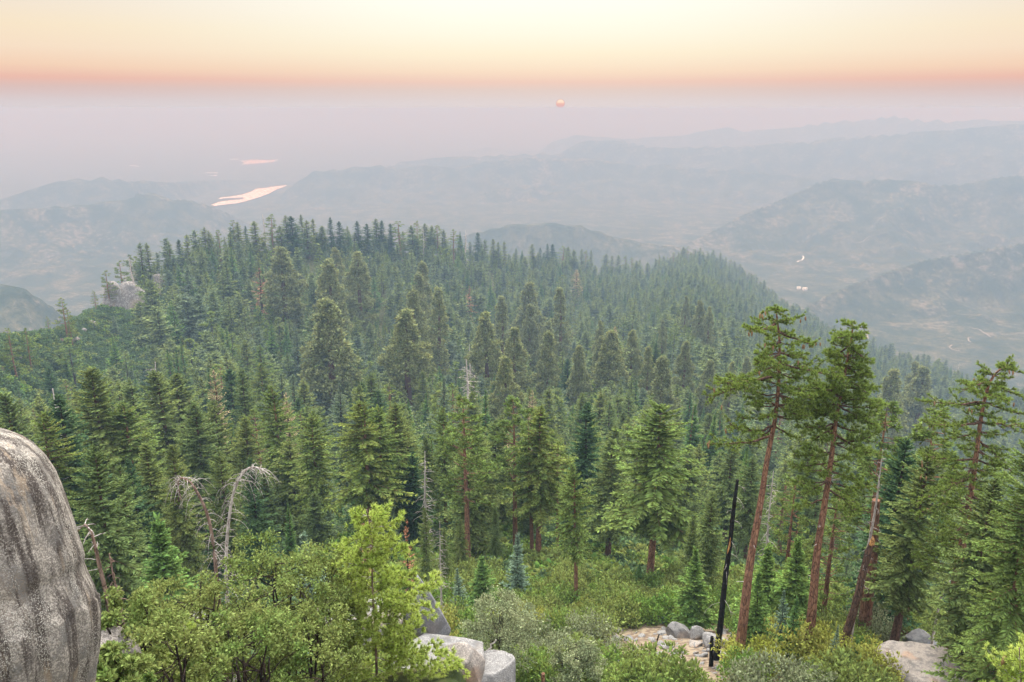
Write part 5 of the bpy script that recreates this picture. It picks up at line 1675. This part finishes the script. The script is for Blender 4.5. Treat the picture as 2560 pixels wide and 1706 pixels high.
for k, (a, b, Y, rr, lab) in enumerate([((1655, 1619), (1708, 1611), 60, .12, 'grey fallen log lying before the pale rocks'), ((1690, 1672), (1755, 1700), 52, .10, 'dark fallen log on the gravel patch'),
                                         ((1640, 1665), (1690, 1683), 54, .12, 'charred fallen log beside the slim burnt stick'), ((1215, 1632), (1240, 1600), 33, .05, 'thin dead stem leaning over the granite slab')]):
    A, B = at_y(*a, Y), at_y(*b, Y)
    for q in (A, B):
        if k < 3: q[2] = float(H(q[0], q[1])) + rr * .6
    g = Geo(); C = A + (B - A) * np.linspace(0, 1, 8)[:, None]; C[1:-1] += RNG.normal(0, .03, (6, 3))
    tube(g, C - A, np.linspace(rr, rr * .6, 8), 8, 0, True, .1, RNG)
    tag(obj('fallen_log', g.mesh('fallen_log', [[M_dead, M_char, M_char, M_dead][k]]), loc=tuple(A)), lab, 'log')

# ------------------------------------------------------------------ rocks
def rock_px(u0, u1, v0, v1, r, mat, label, seed, name='boulder', depth=.8, rough=.13, flat=0, sub=4, rz=None, under=.25, cat='rock', dz=0):
    uc, vc = (u0 + u1) / 2, (v0 + v1) / 2
    if r > 46: r = ground_hit(uc, v1 - .3 * (v1 - v0), 40, 1500)
    c = at_r(uc, vc, r); sl = np.linalg.norm(c)
    hw = (u1 - u0) / 2 / FPX * sl * .96; hh = (v1 - v0) / 2 / FPX * sl
    e = atan2(-c[2], r)
    sy = hw * depth
    q = max(hh ** 2 - (sy * sin(e)) ** 2, (hh * .45) ** 2)
    sz = math.sqrt(q) / cos(e)
    me = rock_mesh(RNG, hw, sy, sz * (1 + under), mat, sub, rough, flat, seed)
    o = obj(name, me, None, (c[0], c[1], c[2] - sz * under + dz), -atan2(c[0], c[1]) if rz is None else rz)
    tag(o, label, cat)
    if 55 < r < 110 and 1600 < u0 < 1820: o.location.z += .45 * hh; o.scale = (1.15, 1.15, 1.15)
    return o


# big lichened rock at the left edge, its outline known
OUT = [(-330, 1070), (-200, 1072), (-100, 1080), (-30, 1092), (0, 1099), (25, 1106), (57, 1121), (96, 1152), (126, 1194), (149, 1232), (163, 1262), (178, 1305), (191, 1343), (206, 1385), (210, 1410), (207, 1432), (213, 1452),
       (229, 1481), (243, 1515), (251, 1552), (252, 1600), (247, 1650), (235, 1710), (225, 1800), (215, 1950), (200, 2200)]
Cc = at_r(-330, 1500, 12.2)
g = Geo(); rows = []
SEG = 160
ou = np.array([o[0] for o in OUT]); ov = np.array([o[1] for o in OUT], float)
arc = np.concatenate([[0], np.cumsum(np.hypot(np.diff(ou), np.diff(ov)))])
qs = np.linspace(0, arc[-1], 190)
for q in qs:
    u = np.interp(q, arc, ou); v = np.interp(q, arc, ov)
    E = at_r(u, v, 11.0)
    rows.append((math.hypot(E[0] - Cc[0], E[1] - Cc[1]) if u > -329 else 0.02, E[2]))
rows = np.array(rows)
rows[:, 0] = np.maximum(rows[:, 0] - rows[0, 0], .02) + rows[0, 0] * np.clip(np.linspace(0, 8, len(rows)), 0, 1)
ang = np.arange(SEG) * 2 * pi / SEG
RR = rows[:, 0][:, None].repeat(SEG, 1); ZZ = rows[:, 1][:, None].repeat(SEG, 1); AA = ang[None].repeat(len(rows), 0)
nz = fbm(AA * 3.2 + 40, ZZ * .55, 8, 5) - .5
nz2 = fbm(AA * 14 + 10, ZZ * 1.6, 18, 4) - .5
side = np.clip(np.abs(np.sin((AA + .62) / 1)) * 0 + 1, 0, 1)
RR = RR * (1.0 + nz * .07 + nz2 * .012)
# vertical flutes where water has run
RR = RR * (1 + .012 * np.sin(AA * 26 + 3 * nz) * np.clip((rows[:, 1][:, None] < -6.5) * 1.0, 0, 1))
V = np.stack([RR * np.cos(AA), RR * np.sin(AA) * .75, ZZ], -1)
back = (V[..., 0] * Cc[0] + V[..., 1] * Cc[1]) / math.hypot(Cc[0], Cc[1])       # the dome slopes down away from the viewpoint
V[..., 2] += (back + 1.25) * ZZ / 12.2 * np.clip(1.2 - (rows[0, 1] - ZZ) * .12, .4, 1)
n = len(rows); i = np.arange(n - 1)[:, None] * SEG; j = np.arange(SEG)[None]; k = (j + 1) % SEG
f = np.stack([np.stack([i + j, i + SEG + j, i + SEG + k], -1), np.stack([i + j, i + SEG + k, i + k], -1)], 2).reshape(-1, 3)
g.add(V, f)
tag(obj('granite_rock', g.mesh('granite_rock', [M_granlich], smooth=True), loc=(Cc[0], Cc[1], 0)), 'huge rounded granite rock with dark lichen streaks at the left edge', 'rock')

ROCKS = [
    (1004, 1124, 1440, 1630, 30, M_grandark, 'steep dark grey granite rock rising behind the bright young pine', 'boulder', .7, .07, 0),
    (985, 1212, 1585, 1690, 27.5, M_gran, 'broad flat granite slab below the steep dark rock', 'slab', .9, .06, .55),
    (1096, 1215, 1610, 1715, 25, M_granwarm, 'smooth egg-shaped granite boulder perched on the slab', 'boulder', .9, .05, 0),
    (1150, 1298, 1628, 1760, 27, M_gran, 'pale squared granite block right of the egg-shaped boulder', 'boulder', .9, .06, .6),
    (1040, 1110, 1668, 1730, 24, M_granwarm, 'pale granite shelf under the egg-shaped boulder', 'slab', .9, .08, .6),
    (760, 1000, 1478, 1600, 30, M_gran, 'pale granite slab half hidden by the oak and young pine', 'slab', .9, .1, .6),
    (440, 600, 1530, 1600, 24, M_gran, 'pale rock glimpsed between the oak shrubs', 'slab', .9, .1, .6),
    (230, 340, 1580, 1700, 16.5, M_granwarm, 'tan rock under the oak leaves beside the lichened rock', 'slab', .9, .1, 0),
    (1667, 1726, 1562, 1606, 62, M_gran, 'largest pale boulder of the group left of the charred trunk', 'boulder', .8, .14, 0),
    (1724, 1757, 1577, 1608, 61, M_gran, 'round grey boulder in the middle of the pale group', 'boulder', .9, .1, 0),
    (1753, 1818, 1590, 1626, 60, M_gran, 'grey boulder behind the foot of the charred trunk', 'boulder', .8, .12, 0),
    (1726, 1756, 1606, 1620, 59, M_granwarm, 'small pale stone in front of the round grey boulder', 'stone', .9, .1, 0),
    (1650, 1680, 1612, 1626, 58, M_gran, 'small stone lying before the largest pale boulder', 'stone', .9, .1, 0),
    (1800, 1815, 1625, 1640, 58, M_gran, 'small stone right of the charred trunk foot', 'stone', .9, .1, 0),
    (1905, 1962, 1562, 1592, 70, M_grandark, 'grey slab between the two red pines, left one', 'slab', .9, .14, 0),
    (1948, 2010, 1572, 1612, 68, M_grandark, 'cracked grey slab touching the second red pine', 'slab', .8, .14, 0),
    (1970, 2008, 1600, 1632, 66, M_gran, 'lower grey slab beside the second red pine trunk', 'slab', .8, .14, 0),
    (2198, 2452, 1622, 1790, 47, M_granwarm, 'great sloping boulder at the lower right with an orange-brown top', 'boulder', .8, .11, .75),
    (2096, 2212, 1668, 1740, 49, M_gran, 'cracked granite lump left of the great sloping boulder', 'boulder', .8, .16, 0),
    (2260, 2330, 1572, 1640, 60, M_gran, 'rounded grey boulder behind the great sloping one', 'boulder', .9, .1, 0),
    (2278, 2350, 1594, 1640, 57, M_grandark, 'low dark boulder between the rounded one and the great one', 'boulder', .9, .1, 0),
    (2255, 2300, 1540, 1590, 66, M_gran, 'grey rock deep in the shade under the firs at right', 'boulder', .9, .1, 0),
    (355, 430, 1193, 1220, 150, M_grandark, 'dark layered rock slab in a clearing among the left firs', 'slab', .9, .2, .5),
    (365, 380, 1320, 1336, 95, M_gran, 'small reddish rock among green bushes at left', 'stone', .9, .1, 0),
    (820, 875, 1330, 1362, 90, M_gran, 'grey boulder in the shade behind the orange dead sapling', 'boulder', .9, .1, 0),
    (1512, 1534, 1560, 1578, 70, M_granwarm, 'small pale rock peeking out of the shrubs', 'stone', .9, .1, 0),
    (1436, 1452, 1566, 1578, 72, M_gran, 'small grey rock sunk in the shrubs left of the pale one', 'stone', .9, .1, 0),
    (276, 374, 706, 800, 640, M_granfar, 'big pale granite dome on the ridge spur', 'rock', .7, .09, 0),
    (250, 312, 708, 800, 648, M_granfar, 'darker left shoulder rock of the granite dome', 'rock', .7, .1, 0),
    (368, 412, 688, 745, 690, M_granfar, 'pointed pale rock face behind the grey dead tree', 'rock', .7, .15, 0),
    (214, 240, 803, 822, 560, M_granfar, 'pale rock in the brush, left of two', 'rock', .8, .12, 0),
    (238, 264, 800, 812, 570, M_granfar, 'low pale rock in the brush, right of two', 'rock', .8, .12, 0),
    (128, 160, 842, 858, 520, M_granwarm, 'reddish bare rock at the feet of the double-trunked pine', 'rock', .8, .12, 0),
    (158, 205, 838, 862, 525, M_granfar, 'grey rocky outcrop right of the double-trunked pine', 'rock', .8, .2, 0),
    (58, 96, 866, 886, 460, M_granfar, 'long low rock ledge near the left end of the skyline spur', 'rock', .8, .2, 0),
    (98, 126, 852, 866, 500, M_granfar, 'small ledge between the long ledge and the reddish rock', 'rock', .8, .2, 0),
    (182, 214, 818, 834, 545, M_granfar, 'weathered ledge below the two pale rocks in the brush', 'rock', .8, .2, 0),
    (44, 62, 893, 920, 420, M_granwarm, 'pale pinkish rock outcrop low on the left slope', 'rock', .8, .12, 0),
    #(520, 540, 738, 760, 560, M_granfar, 'small grey crag among firs right of the dome', 'rock', .8, .2, 0),
]
for i, (u0, u1, v0, v1, r, mat, lab, nm, dp, rg, fl) in enumerate(ROCKS):
    rock_px(u0, u1, v0, v1, r, mat, lab, 10 + i * 7, nm, dp, rg, fl, 5 if r < 50 else 4 if r < 100 else 3)
# loose stones on the gravel
rng = np.random.default_rng(64); k = 260
gu, gv = rng.uniform(1500, 1880, k), rng.uniform(1575, 1705, k)
P_ = np.array([at_r(a, b, ground_hit(a, b, 45, 120)) for a, b in zip(gu, gv)])
stone = obj('stone', rock_mesh(RNG, .5, .4, .3, M_gran, 2, .16, 0, 501), None, (P_[0][0], P_[0][1], P_[0][2]), .4)
tag(stone, 'small loose grey stone lying on the gravel patch', 'stone')
scatter('gravel_stones', P_[:, 0], P_[:, 1], P_[:, 2], rng.uniform(.2, .9, k) ** 1.5, [stone], 'loose pale stones strewn over the gravel patch', 12, .5)
# the outcrop that carries the boulders below the viewpoint
p = at_r(1120, 1690, 28.5)
o = obj('granite_outcrop', rock_mesh(RNG, 4.3, 3.2, 7.0, M_gran, 5, .07, .75, 77), None, (p[0], p[1], p[2] - 6.4))
tag(o, 'granite outcrop carrying the slab and egg-shaped boulder', 'rock')

# ------------------------------------------------------------------ oak shrubs near the viewer
def oak(name, label, u, vtop, r, R, Hh, seed, mat, leaf=.095, clumps=120, per=190):
    rng = np.random.default_rng(seed)
    g = Geo(); w = Geo()
    az = rng.uniform(0, 2 * pi, clumps); f = rng.uniform(0, 1, clumps)
    z = Hh * (.25 + .72 * f); rad = R * np.sqrt(rng.uniform(.05, 1, clumps)) * np.sqrt(np.clip(1.05 - np.abs(f - .35) ** 2 * 1.7, .08, 1))
    c = np.stack([np.cos(az) * rad, np.sin(az) * rad, z], -1)
    pr = R * .15 * rng.uniform(.6, 1.35, clumps)
    d = norm(norm(rng.normal(size=(clumps, per, 3))) + UP * .2)
    P = c[:, None] + d * pr[:, None, None] * rng.uniform(.2, 1.15, (clumps, per, 1)) * np.array([1.15, 1.15, .7])
    D = norm(d + rng.normal(0, .7, d.shape))
    L = leaf * rng.uniform(.6, 1.25, clumps * per)
    blades(g, P.reshape(-1, 3), D.reshape(-1, 3), L, L * .55, rng.normal(size=(clumps * per, 3)) + UP * .7, 0, .10)
    stems = 7
    tips = [c[i] for i in rng.choice(clumps, min(60, clumps), replace=False)]
    mains = []
    for i in range(stems):
        a = rng.uniform(0, 6.28); e = np.array([cos(a) * R * .45, sin(a) * R * .45, Hh * rng.uniform(.65, .9)])
        t = np.linspace(0, 1, 9)[:, None]; b = np.array([rng.normal(0, .15), rng.normal(0, .15), -.4])
        M = b + (e - b) * t + np.cumsum(rng.normal(0, .05, (9, 3)), 0) * t
        mains.append(M); tube(w, M, np.linspace(.055, .018, 9), 6, 0, False)
    for tp in tips:
        M = mains[rng.integers(stems)]; j = np.argmin(np.linalg.norm(M - (tp - UP * .6), axis=1)); s = M[j]
        t = np.linspace(0, 1, 5)[:, None]
        tube(w, s + (tp - s) * t + rng.normal(0, .05, (5, 3)) * t * (1 - t) * 3, np.linspace(.02, .006, 5), 4, 0, False)
    p = at_r(u, vtop, r)
    root = obj(name, None, None, (p[0], p[1], p[2] - Hh), seed)
    tag(root, label, 'shrub')
    obj('foliage', g.mesh('leaves', [mat]), root); obj('stems', w.mesh('stems', [M_barkdark]), root)


oak('oak_shrub', 'largest leafy oak shrub, windblown yellow-green, left of the bright young pine', 672, 1372, 21, 2.2, 5.0, 21, M_oak, clumps=92)
oak('oak_shrub', 'slender oak shrub with thin dark stems between the largest shrub and the young pine', 808, 1385, 22, 1.3, 4.6, 22, M_oak, clumps=48)
oak('oak_shrub', 'oak shrub in front of the bent dead trunks', 455, 1478, 19, 1.7, 3.6, 23, M_oak, clumps=58)
oak('oak_shrub', 'oak shrub beside the lichened rock with rock showing through', 315, 1490, 17, 1.1, 3.2, 24, M_oak, clumps=42)
oak('oak_shrub', 'low oak shrub at the bottom edge below the largest one', 600, 1560, 17, 1.5, 3.0, 25, M_oak, clumps=45)
oak('oak_shrub', 'low oak shrub at the bottom edge by the tan rock', 400, 1600, 15, 1.1, 2.4, 26, M_oak, clumps=36)
oak('oak_shrub', 'dark-stemmed oak shrub low beside the young pine foot', 770, 1540, 18, 1.3, 3.0, 27, M_oak, clumps=45)
oak('oak_shrub', 'sprig of oak leaves at the lowest edge of the lichened rock', 270, 1640, 13.5, .6, 1.6, 28, M_oak, clumps=50)
oak('small_tree', 'small grey-green broadleaf tree with dark stem above the granite slab', 1246, 1492, 48, 2.6, 6.5, 29, M_bushgrey, leaf=.17, clumps=150, per=80)
oak('oak_shrub', 'rounded silvery shrub left of the bottom gravel patch', 1440, 1620, 48, 2.0, 3.0, 30, M_bushgrey, leaf=.16, clumps=110, per=80)
yp3, _ = pine_hero('young_pine', 'small bright pine among the oak shrubs at the bottom edge', 16.0,
                   [(480, 1800), (468, 1700), (462, 1600), (458, 1560)], .04, .015, [((468, 1650), (400, 1630), .2, .05), ((468, 1660), (540, 1640), .2, .05), ((470, 1690), (380, 1700), .1, .05), ((470, 1690), (570, 1690), .1, .05)],
                   [(1565, 1790, 24, .2, .8, .3)], 8, HY, stubs=0, sub=.13, subl=.5, tn=20, nlen=.13, nwid=.018, dense=2.0, start=.12, flat=.5)

# ------------------------------------------------------------------ wording: tell look-alikes in one spot apart by distance
_by = {}
for o in COL.objects:
    if o.parent is None and o.get('label') and len(o['label'].split()) > 12 and ' well ' in o['label']:
        o['label'] = o['label'].replace(' well ', ' ')
for o in list(COL.objects):
    if o.parent is None and o.get('category') and o.get('label'):
        _by.setdefault(o['label'], []).append(o)
_num = ['two', 'three', 'four', 'five', 'six', 'seven', 'eight', 'nine', 'ten', 'eleven', 'twelve', 'thirteen', 'fourteen']
_ord = ['nearest', 'second nearest', 'third nearest', 'fourth nearest', 'fifth nearest', 'sixth nearest', 'seventh nearest', 'eighth nearest', 'ninth nearest', 'tenth nearest', 'eleventh nearest', 'twelfth nearest', 'thirteenth nearest']
for lab, os_ in _by.items():
    if 1 < len(os_) <= 14:
        os_.sort(key=lambda o: math.hypot(o.location.x, o.location.y))
        for i, o in enumerate(os_):
            o['label'] = lab + ', ' + ('farthest' if i == len(os_) - 1 and len(os_) > 2 else ['nearer', 'farther'][i] if len(os_) == 2 else _ord[i]) + ' of ' + _num[len(os_) - 2]
